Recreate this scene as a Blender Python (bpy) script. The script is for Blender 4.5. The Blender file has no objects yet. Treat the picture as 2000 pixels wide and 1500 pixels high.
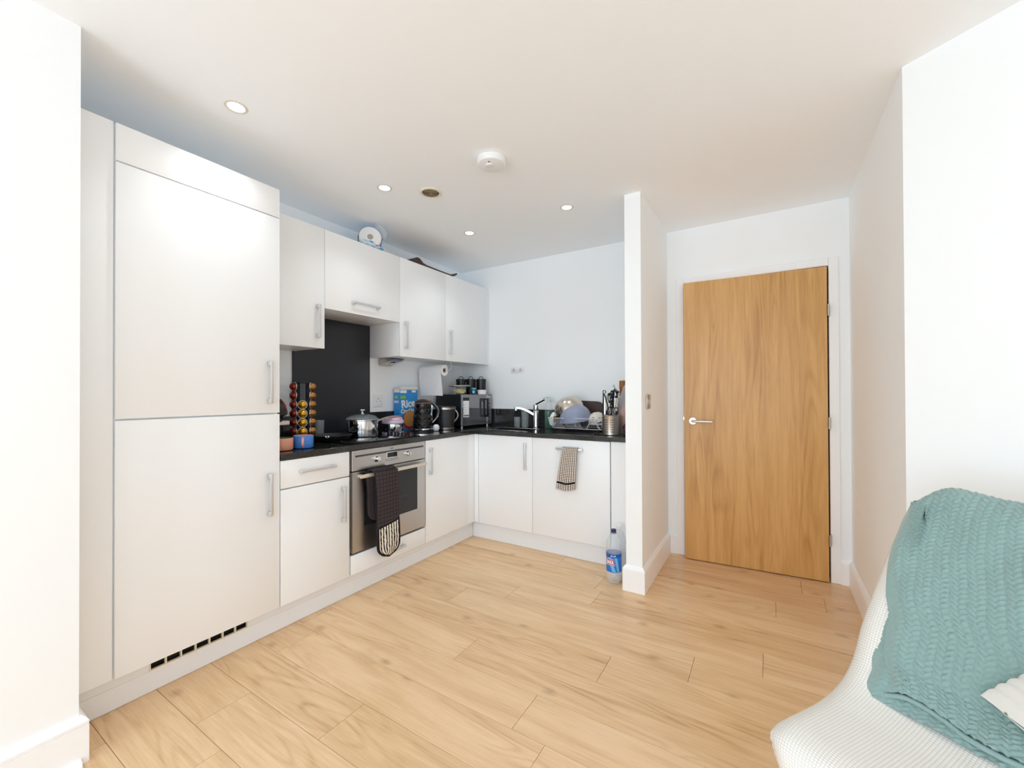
import bpy, bmesh, math, random
from mathutils import Matrix, Vector
from mathutils import noise as mnoise
V = Vector
PI = math.pi
R = math.radians
random.seed(7)
scene = bpy.context.scene
C = scene.collection

# ------------------------------------------------------------------ camera, world, lights, exposure
cam_data = bpy.data.cameras.new('camera')
cam_data.sensor_fit = 'HORIZONTAL'
cam_data.sensor_width = 36.0
cam_data.lens = 809.5159 / 2000 * 36.0
cam_data.shift_x = (1000 - 1003.7603) / 2000
cam_data.shift_y = (763.5126 - 750) / 2000
cam_data.clip_start = 0.02
cam = bpy.data.objects.new('camera', cam_data)
C.objects.link(cam)
_a, _p, _r = R(31.5268), R(0.3713), R(-0.2121)
_F = V((-math.sin(_a) * math.cos(_p), math.cos(_a) * math.cos(_p), math.sin(_p)))
_R = V((math.cos(_a), math.sin(_a), 0))
_U = _R.cross(_F)
_R2 = _R * math.cos(_r) + _U * math.sin(_r)
_U2 = -_R * math.sin(_r) + _U * math.cos(_r)
_m = Matrix((_R2, _U2, -_F)).transposed().to_4x4()
_m.translation = V((0, 0, 1.19))
cam.matrix_world = _m
scene.camera = cam

world = bpy.data.worlds.new('sky')
scene.world = world
world.use_nodes = True
_bg = world.node_tree.nodes['Background']
_bg.inputs[0].default_value = (0.86, 0.93, 1.0, 1)
_bg.inputs[1].default_value = 2.2

def area(name, loc, rot, sx, sy, power, col=(1, 1, 1)):
    l = bpy.data.lights.new(name, 'AREA')
    l.shape = 'RECTANGLE'; l.size = sx; l.size_y = sy; l.energy = power; l.color = col
    o = bpy.data.objects.new(name, l); C.objects.link(o)
    o.location = loc; o.rotation_euler = rot
    return o
# daylight entering through the two tall windows behind the camera
area('window_daylight', (-0.95, -2.70, 1.25), (R(106), 0, 0), 1.4, 2.0, 41, (0.61, 0.815, 1.0))
area('window_daylight', (1.15, -2.70, 1.25), (R(106), 0, 0), 1.4, 2.0, 10, (0.61, 0.815, 1.0))
# area light in an unseen opening of the far right wall
area('side_opening_light', (2.42, -1.25, 1.15), (R(90), 0, R(90)), 1.5, 2.0, 3, (0.655, 0.84, 1.0))

scene.view_settings.view_transform = 'Standard'
scene.view_settings.look = 'None'
scene.view_settings.gamma = 1
scene.view_settings.use_curve_mapping = False
scene.view_settings.exposure = 0.06
scene.cycles.use_denoising = True
scene.cycles.max_bounces = 14
scene.cycles.diffuse_bounces = 12
scene.cycles.glossy_bounces = 5
scene.cycles.transmission_bounces = 8
scene.cycles.transparent_max_bounces = 12
scene.cycles.caustics_refractive = False
scene.cycles.caustics_reflective = False
scene.cycles.sample_clamp_indirect = 6

# ------------------------------------------------------------------ materials
def lin(c):
    c = c / 255.0
    return c / 12.92 if c <= 0.04045 else ((c + 0.055) / 1.055) ** 2.4
def rgb(r, g, b):
    return (lin(r), lin(g), lin(b), 1)
def mat(name, col, rough=0.5, metal=0.0, spec=0.5, trans=0.0, ior=1.45, bump=0.0, bscale=200.0, coat=0.0, alpha=1.0, sheen=0.0):
    m = bpy.data.materials.new(name); m.use_nodes = True
    nt = m.node_tree; b = nt.nodes['Principled BSDF']
    b.inputs['Base Color'].default_value = col
    b.inputs['Roughness'].default_value = rough
    b.inputs['Metallic'].default_value = metal
    b.inputs['Specular IOR Level'].default_value = spec
    b.inputs['Transmission Weight'].default_value = trans
    b.inputs['IOR'].default_value = ior
    b.inputs['Coat Weight'].default_value = coat
    b.inputs['Alpha'].default_value = alpha
    b.inputs['Sheen Weight'].default_value = sheen
    if bump:
        n = N(nt, 'ShaderNodeTexNoise'); n.inputs['Scale'].default_value = bscale; n.inputs['Detail'].default_value = 3
        tc = N(nt, 'ShaderNodeTexCoord'); nt.links.new(tc.outputs['Object'], n.inputs['Vector'])
        bp = N(nt, 'ShaderNodeBump'); bp.inputs['Strength'].default_value = bump; bp.inputs['Distance'].default_value = 0.002
        nt.links.new(n.outputs['Fac'], bp.inputs['Height']); nt.links.new(bp.outputs[0], b.inputs['Normal'])
    return m
def N(nt, t, **kw):
    n = nt.nodes.new(t)
    for k, v in kw.items(): setattr(n, k, v)
    return n
def L(nt, a, b): nt.links.new(a, b)
def math_node(nt, op, a, b=None, c=None):
    n = N(nt, 'ShaderNodeMath', operation=op)
    for i, x in enumerate((a, b, c)):
        if x is None: continue
        if isinstance(x, (int, float)): n.inputs[i].default_value = x
        else: L(nt, x, n.inputs[i])
    return n.outputs[0]
def ramp(nt, fac, stops):
    n = N(nt, 'ShaderNodeValToRGB')
    e = n.color_ramp.elements
    while len(e) < len(stops): e.new(0.5)
    for el, (p, c) in zip(e, stops): el.position = p; el.color = c
    L(nt, fac, n.inputs[0])
    return n.outputs[0]
def mixc(nt, fac, a, b, mode='MIX'):
    n = N(nt, 'ShaderNodeMix', data_type='RGBA', blend_type=mode)
    if isinstance(fac, (int, float)): n.inputs[0].default_value = fac
    else: L(nt, fac, n.inputs[0])
    for i, x in ((6, a), (7, b)):
        if isinstance(x, tuple): n.inputs[i].default_value = x
        else: L(nt, x, n.inputs[i])
    return n.outputs[2]

def wood(name, axis, stops, along, across, knots=True, rough=0.38, tint=0.12, ringscale=3.0, per_object=True):
    """Oak: fine grain stretched along `axis`, cathedral rings, sparse knots; each board its own."""
    m = bpy.data.materials.new(name); m.use_nodes = True
    nt = m.node_tree; b = nt.nodes['Principled BSDF']
    tc = N(nt, 'ShaderNodeTexCoord')
    vec = tc.outputs['Object']
    info = N(nt, 'ShaderNodeObjectInfo')
    rnd = info.outputs['Random']
    off = N(nt, 'ShaderNodeCombineXYZ')
    if per_object:
        L(nt, math_node(nt, 'MULTIPLY', rnd, 37.0), off.inputs[0]); L(nt, math_node(nt, 'MULTIPLY', rnd, 91.0), off.inputs[1])
        L(nt, math_node(nt, 'MULTIPLY', rnd, 53.0), off.inputs[2])
    add = N(nt, 'ShaderNodeVectorMath', operation='ADD'); L(nt, vec, add.inputs[0]); L(nt, off.outputs[0], add.inputs[1])
    def stretched(sa, sc):
        mp = N(nt, 'ShaderNodeMapping')
        s = [sc, sc, sc]; s['xyz'.index(axis)] = sa
        mp.inputs['Scale'].default_value = s
        L(nt, add.outputs[0], mp.inputs['Vector']); return mp.outputs[0]
    def noise(v, scale, detail=4, rough_=0.6, dist=0.0):
        n = N(nt, 'ShaderNodeTexNoise'); n.inputs['Scale'].default_value = scale; n.inputs['Detail'].default_value = detail
        n.inputs['Roughness'].default_value = rough_; n.inputs['Distortion'].default_value = dist
        L(nt, v, n.inputs['Vector']); return n.outputs['Fac']
    fine = noise(stretched(along * 4, across * 26), 1.0, 5, 0.7)
    broad = noise(stretched(along, across * 3), 1.0, 3, 0.5, 0.8)
    # cathedral figure: contour lines of a smooth stretched field
    field = noise(stretched(along * 0.8, across * 1.6), 1.0, 1, 0.4, 0.5)
    rings = math_node(nt, 'SINE', math_node(nt, 'MULTIPLY', field, ringscale * 40))
    rings = math_node(nt, 'MULTIPLY_ADD', rings, 0.5, 0.5)
    rings = math_node(nt, 'POWER', rings, 2.2)
    mask = noise(stretched(along * 0.6, across * 0.9), 1.3, 1, 0.5)
    mk = ramp(nt, mask, [(0.43, (0, 0, 0, 1)), (0.58, (1, 1, 1, 1))])
    ringm = math_node(nt, 'MULTIPLY', rings, mk)
    v = math_node(nt, 'ADD', math_node(nt, 'MULTIPLY', fine, 0.42), math_node(nt, 'MULTIPLY', broad, 0.50))
    v = math_node(nt, 'SUBTRACT', v, math_node(nt, 'MULTIPLY', ringm, 0.115))
    if per_object:
        v = math_node(nt, 'ADD', v, math_node(nt, 'MULTIPLY', math_node(nt, 'SUBTRACT', rnd, 0.5), tint))
    col = ramp(nt, v, stops)
    if knots:
        vo = N(nt, 'ShaderNodeTexVoronoi', voronoi_dimensions='2D'); vo.inputs['Scale'].default_value = 1.0
        L(nt, stretched(along * 1.15, across * 0.50), vo.inputs['Vector'])
        kn = ramp(nt, math_node(nt, 'ADD', vo.outputs['Distance'], math_node(nt, 'MULTIPLY', fine, 0.10)), [(0.055, (1, 1, 1, 1)), (0.125, (0, 0, 0, 1))])
        col = mixc(nt, math_node(nt, 'MULTIPLY', kn, 0.48), col, rgb(142, 100, 66))
    L(nt, col, b.inputs['Base Color'])
    b.inputs['Roughness'].default_value = rough
    bp = N(nt, 'ShaderNodeBump'); bp.inputs['Strength'].default_value = 0.12; bp.inputs['Distance'].default_value = 0.001
    L(nt, fine, bp.inputs['Height']); L(nt, bp.outputs[0], b.inputs['Normal'])
    return m

M = {}
M['wall'] = mat('white_emulsion', rgb(247, 250, 252), 0.75, spec=0.25, bump=0.05, bscale=180)
M['ceiling'] = mat('ceiling_emulsion', rgb(248, 251, 254), 0.85, spec=0.2, bump=0.04, bscale=150)
M['gloss_white'] = mat('white_satin_paint', rgb(249, 250, 252), 0.35)
M['cabinet'] = mat('white_cabinet_melamine', rgb(243, 245, 247), 0.33, spec=0.45)
M['carcass'] = mat('cabinet_carcass', rgb(222, 221, 218), 0.5)
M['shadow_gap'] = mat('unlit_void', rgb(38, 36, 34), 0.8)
M['steel'] = mat('brushed_steel', rgb(196, 188, 178), 0.3, 1.0)
M['oven_steel'] = mat('oven_brushed_steel', rgb(197, 194, 191), 0.30, 1.0)
M['chrome'] = mat('polished_chrome', rgb(225, 227, 230), 0.08, 1.0)
M['satin'] = mat('satin_nickel', rgb(222, 222, 224), 0.35, 0.75)
M['black_gloss'] = mat('black_gloss', rgb(16, 16, 18), 0.08)
M['black_satin'] = mat('black_satin', rgb(24, 24, 26), 0.3)
M['black_rubber'] = mat('black_rubber', rgb(22, 22, 22), 0.6)
M['glass'] = mat('clear_glass', (1, 1, 1, 1), 0.0, trans=1.0, ior=1.45)
M['dark_glass'] = mat('dark_oven_glass', rgb(104, 108, 112), 0.04, trans=0.85, ior=1.4)
M['white_plastic'] = mat('white_plastic', rgb(240, 241, 242), 0.35)
M['cream_plastic'] = mat('aged_cream_plastic', rgb(232, 226, 205), 0.45)
M['charcoal'] = mat('charcoal_coating', rgb(52, 53, 56), 0.35, 0.3)
M['splash'] = mat('black_splashback', rgb(40, 40, 44), 0.22, spec=0.5, bump=0.03, bscale=400)
M['plinth'] = mat('plinth_white', rgb(236, 239, 243), 0.4)
M['tray'] = mat('dark_brown_board', rgb(66, 48, 42), 0.5)
M['lavender'] = mat('lavender_plastic', rgb(206, 196, 214), 0.4)
M['pink'] = mat('pink_plastic', rgb(226, 178, 200), 0.45)
M['terracotta'] = mat('terracotta_glaze', rgb(222, 152, 122), 0.18)
M['green_glaze'] = mat('green_glaze', rgb(80, 130, 96), 0.2)
M['blue_glaze'] = mat('blue_glaze', rgb(72, 128, 205), 0.18)
M['pink_glaze'] = mat('pink_glaze', rgb(226, 160, 158), 0.18)
M['capsule_red'] = mat('red_foil', rgb(140, 52, 42), 0.28, 0.75)
M['capsule_gold'] = mat('gold_foil', rgb(224, 168, 38), 0.25, 0.75)
M['capsule_brown'] = mat('bronze_foil', rgb(168, 116, 62), 0.3, 0.75)
M['paper'] = mat('white_paper_towel', rgb(240, 241, 242), 0.9, spec=0.1, bump=0.25, bscale=260)
M['cardboard'] = mat('grey_card', rgb(176, 170, 162), 0.8)
M['navy_plastic'] = mat('navy_plastic', rgb(24, 36, 92), 0.35)
M['label_blue'] = mat('label_blue', rgb(38, 118, 200), 0.35)
M['label_light'] = mat('label_light_blue', rgb(118, 184, 232), 0.35)
M['label_red'] = mat('label_red', rgb(190, 28, 60), 0.35)
M['label_white'] = mat('label_white', rgb(244, 246, 248), 0.4)
M['box_blue'] = mat('cereal_box_blue', rgb(52, 148, 224), 0.45)
M['box_blue_side'] = mat('cereal_box_blue_side', rgb(72, 160, 226), 0.45)
M['box_cream'] = mat('cream_card', rgb(236, 230, 216), 0.6)
M['green_label'] = mat('green_label', rgb(132, 196, 90), 0.5)
M['cereal'] = mat('cereal_tan', rgb(222, 160, 92), 0.6)
M['red'] = mat('red_print', rgb(190, 40, 48), 0.5)
M['bottle'] = mat('clear_pet', (1, 1, 1, 1), 0.03, trans=1.0, ior=1.12)
M['green_soap'] = mat('green_soap', rgb(16, 92, 60), 0.06)
M['film'] = mat('clear_film', rgb(226, 236, 242), 0.12, alpha=0.32)
M['film_blue'] = mat('blue_printed_film', rgb(92, 168, 222), 0.2, alpha=0.85)
M['bowl_plastic'] = mat('milky_blue_plastic', rgb(176, 186, 212), 0.22, trans=0.35, ior=1.3)
M['glove'] = mat('charcoal_quilted_cotton', rgb(62, 54, 54), 0.9, spec=0.1, sheen=0.3)
M['binding'] = mat('black_binding', rgb(34, 30, 32), 0.85, spec=0.1)
M['amber'] = mat('amber_glass', rgb(150, 78, 22), 0.08, trans=0.5)
M['orange'] = mat('orange_wrapper', rgb(206, 120, 66), 0.35)
M['pattern_bowl'] = mat('cream_crockery', rgb(226, 218, 204), 0.25)
M['yellow_food'] = mat('chopped_yellow_food', rgb(232, 214, 130), 0.5)
M['wood_handle'] = mat('brown_wooden_handle', rgb(156, 96, 44), 0.5)
M['thin_glass'] = mat('thin_clear_glass', rgb(214, 224, 228), 0.04, spec=0.9, alpha=0.11)

def emission(name, col, s):
    m = bpy.data.materials.new(name); m.use_nodes = True
    nt = m.node_tree; nt.nodes.remove(nt.nodes['Principled BSDF'])
    e = N(nt, 'ShaderNodeEmission'); e.inputs[0].default_value = col; e.inputs[1].default_value = s
    L(nt, e.outputs[0], nt.nodes['Material Output'].inputs[0]); return m
M['lamp'] = emission('lit_lamp', (1, 0.93, 0.82, 1), 6.0)

M['floor_oak'] = wood('oak_laminate', 'x',
    [(0.14, rgb(172, 130, 90)), (0.33, rgb(214, 176, 132)), (0.52, rgb(231, 197, 155)), (0.80, rgb(242, 215, 180))],
    1.6, 5.5, True, 0.30, 0.11, 1.5)
M['door_oak'] = wood('oak_door_veneer', 'z',
    [(0.16, rgb(162, 112, 56)), (0.34, rgb(196, 146, 82)), (0.52, rgb(214, 166, 102)), (0.72, rgb(228, 186, 126))],
    1.1, 5.0, False, 0.36, 0.0, 1.3, per_object=False)

def granite():
    m = mat('polished_black_worktop', rgb(30, 29, 28), 0.07, spec=0.6)
    nt = m.node_tree; b = nt.nodes['Principled BSDF']
    n = N(nt, 'ShaderNodeTexNoise'); n.inputs['Scale'].default_value = 420; n.inputs['Detail'].default_value = 2
    tc = N(nt, 'ShaderNodeTexCoord'); L(nt, tc.outputs['Object'], n.inputs['Vector'])
    L(nt, ramp(nt, n.outputs['Fac'], [(0.35, rgb(26, 26, 26)), (0.62, rgb(54, 53, 50)), (0.75, rgb(104, 102, 98))]), b.inputs['Base Color'])
    return m
M['granite'] = granite()

def brushed(m, axis_scale):
    nt = m.node_tree; b = nt.nodes['Principled BSDF']
    tc = N(nt, 'ShaderNodeTexCoord'); mp = N(nt, 'ShaderNodeMapping'); mp.inputs['Scale'].default_value = axis_scale
    L(nt, tc.outputs['Object'], mp.inputs['Vector'])
    n = N(nt, 'ShaderNodeTexNoise'); n.inputs['Scale'].default_value = 1; n.inputs['Detail'].default_value = 3
    L(nt, mp.outputs[0], n.inputs['Vector'])
    bp = N(nt, 'ShaderNodeBump'); bp.inputs['Strength'].default_value = 0.08; bp.inputs['Distance'].default_value = 0.001
    L(nt, n.outputs['Fac'], bp.inputs['Height']); L(nt, bp.outputs[0], b.inputs['Normal'])
brushed(M['oven_steel'], (200, 600, 6))
brushed(M['steel'], (60, 60, 600))

def uv_grid(name, cols, nu, nv, line, bump=0.6, rough=0.9, dist=0.003):
    """cloth whose weave (squares nu x nv) is drawn from the UV map"""
    m = mat(name, cols[0], rough, spec=0.1)
    nt = m.node_tree; b = nt.nodes['Principled BSDF']
    uv = N(nt, 'ShaderNodeUVMap'); sx = N(nt, 'ShaderNodeSeparateXYZ'); L(nt, uv.outputs[0], sx.inputs[0])
    fu = math_node(nt, 'PINGPONG', math_node(nt, 'MULTIPLY', sx.outputs[0], nu), 0.5)
    fv = math_node(nt, 'PINGPONG', math_node(nt, 'MULTIPLY', sx.outputs[1], nv), 0.5)
    mn = math_node(nt, 'MINIMUM', fu, fv)
    fac = ramp(nt, mn, [(line, (1, 1, 1, 1)), (line + 0.08, (0, 0, 0, 1))])
    L(nt, mixc(nt, fac, cols[0], cols[1]), b.inputs['Base Color'])
    bp = N(nt, 'ShaderNodeBump'); bp.inputs['Strength'].default_value = bump; bp.inputs['Distance'].default_value = dist
    L(nt, mn, bp.inputs['Height']); L(nt, bp.outputs[0], b.inputs['Normal'])
    return m

# ------------------------------------------------------------------ mesh helpers (all shapes are laid out in world metres)
def BM(): return bmesh.new()
def put(bm, vs, fs, T=None):
    nv = [bm.verts.new(T @ V(v) if T else V(v)) for v in vs]
    for f in fs:
        try: bm.faces.new([nv[i] for i in f])
        except ValueError: pass
    return nv
def box(bm, a, b, bev=0.0, T=None, seg=1):
    a, b = [min(p, q) for p, q in zip(a, b)], [max(p, q) for p, q in zip(a, b)]
    vs = [(x, y, z) for x in (a[0], b[0]) for y in (a[1], b[1]) for z in (a[2], b[2])]
    fs = [(0, 1, 3, 2), (4, 6, 7, 5), (0, 4, 5, 1), (2, 3, 7, 6), (0, 2, 6, 4), (1, 5, 7, 3)]
    if not bev: return put(bm, vs, fs, T)
    t = bmesh.new(); put(t, vs, fs)
    bmesh.ops.bevel(t, geom=t.edges[:], offset=bev, segments=seg, affect='EDGES', profile=0.5)
    merge(bm, t, T)
def merge(bm, t, T=None):
    t.verts.ensure_lookup_table()
    nv = [bm.verts.new(T @ v.co if T else v.co.copy()) for v in t.verts]
    for f in t.faces:
        try: bm.faces.new([nv[v.index] for v in f.verts])
        except ValueError: pass
    t.free()
def lathe(bm, prof, n=32, T=None, a0=0.0, a1=2 * PI):
    """prof: list of (r, z); r = 0 closes the end"""
    full = abs(a1 - a0 - 2 * PI) < 1e-6
    rings = []
    for r, z in prof:
        if r < 1e-7: rings.append([bm.verts.new(T @ V((0, 0, z)) if T else V((0, 0, z)))])
        else:
            m = n if full else n + 1
            ring = []
            for i in range(m):
                a = a0 + (a1 - a0) * i / n
                p = V((r * math.cos(a), r * math.sin(a), z))
                ring.append(bm.verts.new(T @ p if T else p))
            rings.append(ring)
    for A, B in zip(rings, rings[1:]):
        m = n
        for i in range(m):
            j = (i + 1) % len(A) if len(A) > 1 else 0
            k = (i + 1) % len(B) if len(B) > 1 else 0
            try:
                if len(A) == 1 and len(B) == 1: continue
                if len(A) == 1: bm.faces.new((A[0], B[k], B[i]))
                elif len(B) == 1: bm.faces.new((A[i], A[j], B[0]))
                else: bm.faces.new((A[i], A[j], B[k], B[i]))
            except (ValueError, IndexError): pass
def tube(bm, pts, r, n=8, closed=False, T=None):
    pts = [V(p) for p in pts]; m = len(pts)
    rad = r if isinstance(r, (list, tuple)) else [r] * m
    tan = []
    for i in range(m):
        if closed: t = pts[(i + 1) % m] - pts[i - 1]
        else: t = pts[min(i + 1, m - 1)] - pts[max(i - 1, 0)]
        tan.append(t.normalized())
    up = V((0, 0, 1)) if abs(tan[0].z) < 0.9 else V((1, 0, 0))
    nrm = tan[0].cross(up).normalized(); rings = []
    for i in range(m):
        nrm = (nrm - tan[i] * nrm.dot(tan[i])).normalized()
        bi = tan[i].cross(nrm)
        ring = []
        for k in range(n):
            a = 2 * PI * k / n
            p = pts[i] + (nrm * math.cos(a) + bi * math.sin(a)) * rad[i]
            ring.append(bm.verts.new(T @ p if T else p))
        rings.append(ring)
    for i in range(m if closed else m - 1):
        A, B = rings[i], rings[(i + 1) % m]
        for k in range(n):
            bm.faces.new((A[k], A[(k + 1) % n], B[(k + 1) % n], B[k]))
    if not closed:
        bm.faces.new(rings[0][::-1]); bm.faces.new(rings[-1])
def prism(bm, poly, d, T=None):
    """poly: points (3-D) of a planar outline; d: extrusion vector"""
    d = V(d); n = len(poly)
    a = [bm.verts.new(T @ V(p) if T else V(p)) for p in poly]
    b = [bm.verts.new(T @ (V(p) + d) if T else V(p) + d) for p in poly]
    bm.faces.new(a[::-1]); bm.faces.new(b)
    for i in range(n):
        j = (i + 1) % n
        bm.faces.new((a[i], a[j], b[j], b[i]))
def sheet(bm, fn, nu, nv, T=None, uvl=None, thick=0.0):
    """grid surface fn(u, v) -> point; with thick > 0 a closed sheet"""
    g = [[None] * (nv + 1) for _ in range(nu + 1)]
    for i in range(nu + 1):
        for j in range(nv + 1):
            p = V(fn(i / nu, j / nv)); g[i][j] = bm.verts.new(T @ p if T else p)
    uvlay = bm.loops.layers.uv.verify() if uvl else None
    def face(idx, src):
        f = bm.faces.new([src[a][b] for a, b in idx])
        if uvlay:
            for lp, (a, b) in zip(f.loops, idx): lp[uvlay].uv = (a / nu, b / nv)
    for i in range(nu):
        for j in range(nv):
            face([(i, j), (i + 1, j), (i + 1, j + 1), (i, j + 1)], g)
    if thick:
        bm.normal_update()
        h = [[bm.verts.new(g[i][j].co - g[i][j].normal * thick) for j in range(nv + 1)] for i in range(nu + 1)]
        for i in range(nu):
            for j in range(nv):
                face([(i, j + 1), (i + 1, j + 1), (i + 1, j), (i, j)], h)
        ring = [(i, 0) for i in range(nu)] + [(nu, j) for j in range(nv)] + [(i, nv) for i in range(nu, 0, -1)] + [(0, j) for j in range(nv, 0, -1)]
        for k in range(len(ring)):
            a, b = ring[k], ring[(k + 1) % len(ring)]
            f = bm.faces.new((g[b[0]][b[1]], g[a[0]][a[1]], h[a[0]][a[1]], h[b[0]][b[1]]))
            if uvlay:
                for lp, q in zip(f.loops, (b, a, a, b)): lp[uvlay].uv = (q[0] / nu, q[1] / nv)
    return g
def align(p, z, x=None):
    """matrix whose +Z axis is z, placed at p"""
    z = V(z).normalized(); x = V(x) if x else (V((1, 0, 0)) if abs(z.x) < 0.9 else V((0, 1, 0)))
    y = z.cross(x).normalized(); x = y.cross(z)
    m = Matrix((x, y, z)).transposed().to_4x4(); m.translation = V(p); return m

ROOT = {}
def finish(bm, name, smooth=35):
    me = bpy.data.meshes.new(name)
    bmesh.ops.recalc_face_normals(bm, faces=bm.faces)
    bm.to_mesh(me); bm.free()
    if smooth is not None:
        me.shade_smooth(); me.set_sharp_from_angle(angle=R(smooth))
    return me
def part(name, bm, m, parent=None, smooth=35, label=None, kind=None):
    inv = ROOT.get(parent.name) if parent else None
    if inv: bm.transform(inv)
    me = finish(bm, name, smooth)
    if m: me.materials.append(M[m] if isinstance(m, str) else m)
    o = bpy.data.objects.new(name, me); C.objects.link(o)
    if parent:
        o.parent = parent; ROOT[o.name] = inv
    if label: o['label'] = label
    if kind: o['kind'] = kind
    return o
def thing(name, label, cat, loc=(0, 0, 0), rz=0.0, group=None):
    o = bpy.data.objects.new(name, None); C.objects.link(o)
    o.location = loc; o.rotation_euler = (0, 0, rz); o['label'] = label; o['category'] = cat
    o.empty_display_size = 0.05
    if group: o['group'] = group
    ROOT[o.name] = (Matrix.Translation(V(loc)) @ Matrix.Rotation(rz, 4, 'Z')).inverted()
    return o
def single(name, bm, m, label, cat, loc=None, group=None, smooth=35):
    if loc is not None: bm.transform(Matrix.Translation(-V(loc)))
    me = finish(bm, name, smooth); me.materials.append(M[m] if isinstance(m, str) else m)
    o = bpy.data.objects.new(name, me); C.objects.link(o)
    if loc is not None: o.location = loc; ROOT[o.name] = Matrix.Translation(-V(loc))
    else: ROOT[o.name] = Matrix.Identity(4)
    o['label'] = label; o['category'] = cat
    if group: o['group'] = group
    return o
def struct(name, bm, m, smooth=35):
    me = finish(bm, name, smooth); me.materials.append(M[m] if isinstance(m, str) else m)
    o = bpy.data.objects.new(name, me); C.objects.link(o); o['kind'] = 'structure'
    ROOT[o.name] = Matrix.Identity(4)
    return o
def dup(root, loc, rz=None, label=None):
    r = root.copy(); C.objects.link(r); r.location = loc
    if rz is not None: r.rotation_euler = (0, 0, rz)
    if label: r['label'] = label
    for ch in list(root.children):
        c = ch.copy(); C.objects.link(c); c.parent = r
        for g in ch.children:
            d = g.copy(); C.objects.link(d); d.parent = c
    return r
def lettering(body, size, place, extrude=0.0006, bold=0.0, align_x='LEFT'):
    """flat text turned into a mesh; place(x, y, z) maps text coordinates to the world"""
    cu = bpy.data.curves.new('lettering', 'FONT'); cu.body = body; cu.size = size; cu.extrude = extrude
    cu.offset = bold; cu.align_x = align_x; cu.resolution_u = 3
    o = bpy.data.objects.new('lettering', cu)
    me = o.to_mesh()
    bm = bmesh.new(); bm.from_mesh(me); o.to_mesh_clear()
    bpy.data.objects.remove(o); bpy.data.curves.remove(cu)
    for v in bm.verts: v.co = V(place(*v.co))
    return bm

# ------------------------------------------------------------------ the room
XL, YB, ZC = -2.609, 3.265, 2.398         # cabinet wall, end wall, ceiling
bm = BM(); box(bm, (XL - 0.12, 0.30, -0.05), (XL, YB + 0.12, ZC + 0.05)); struct('wall_left', bm, 'wall')
bm = BM(); box(bm, (XL - 0.12, -2.75, -0.05), (-1.914, 0.412, ZC + 0.05)); struct('wall_left_near', bm, 'wall')
bm = BM()   # end wall with the doorway opening
DX0, DX1, DZ = -0.545, 0.345, 2.0
box(bm, (XL, YB, -0.05), (DX0, YB + 0.12, ZC + 0.05)); box(bm, (DX1, YB, -0.05), (0.60, YB + 0.12, ZC + 0.05))
box(bm, (DX0, YB, DZ), (DX1, YB + 0.12, ZC + 0.05)); struct('wall_back', bm, 'wall')
bm = BM(); box(bm, (-0.7413, 2.5041, -0.05), (-0.6442, YB, ZC + 0.03)); struct('wall_partition', bm, 'wall')
bm = BM()   # right return wall, then the wall that turns away towards the sofa side
d = V((0.243, -0.159, 0)).normalized(); n = V((0.159, 0.243, 0)).normalized()
P0 = V((0.432, 2.063, -0.05)); P1 = P0 + d * 2.25
prism(bm, [P0, P1, P1 + n * 0.3, V((0.60, YB + 0.1, -0.05)), V((0.4334, YB + 0.1, -0.05))], (0, 0, ZC + 0.1))
struct('wall_right', bm, 'wall', smooth=None)
bm = BM()
xw = P1.x - 0.02
box(bm, (xw, -2.75, -0.05), (xw + 0.12, -2.1, ZC)); box(bm, (xw, -0.4, -0.05), (xw + 0.12, P1.y + 0.4, ZC)); box(bm, (xw, -2.1, 2.2), (xw + 0.12, -0.4, ZC))
struct('wall_right_far', bm, 'wall')
bm = BM()   # wall behind the camera with two window openings
yb = -2.6
for x0, x1 in ((-2.0, -1.70), (-0.20, 0.40), (1.90, 2.6)): box(bm, (x0, yb - 0.12, -0.05), (x1, yb, ZC))
box(bm, (-2.0, yb - 0.12, -0.05), (2.6, yb, 0.22)); box(bm, (-2.0, yb - 0.12, 2.28), (2.6, yb, ZC))
struct('wall_behind', bm, 'wall')
bm = BM(); box(bm, (XL - 0.1, -2.8, ZC), (2.7, YB + 1.3, ZC + 0.1)); struct('ceiling', bm, 'ceiling')
bm = BM()   # the hallway behind the door, seen only as a dark gap
box(bm, (-0.9, YB + 1.1, -0.05), (0.7, YB + 1.2, ZC)); box(bm, (-0.95, YB + 0.1, -0.05), (-0.85, YB + 1.2, ZC)); box(bm, (0.6, YB + 0.1, -0.05), (0.7, YB + 1.2, ZC))
struct('wall_hallway', bm, 'wall')
for i, (x0, x1) in enumerate(((-1.70, -0.20), (0.40, 1.90))):
    bm = BM()
    for a, b in (((x0, 0.22), (x0 + 0.05, 2.28)), ((x1 - 0.05, 0.22), (x1, 2.28)), ((x0, 0.22), (x1, 0.27)), ((x0, 2.23), (x1, 2.28)), (((x0 + x1) / 2 - 0.03, 0.22), ((x0 + x1) / 2 + 0.03, 2.28))):
        box(bm, (a[0], yb - 0.08, a[1]), (b[0], yb - 0.02, b[1]), 0.004)
    struct('window_%d' % (i + 1), bm, 'gloss_white')

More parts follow.
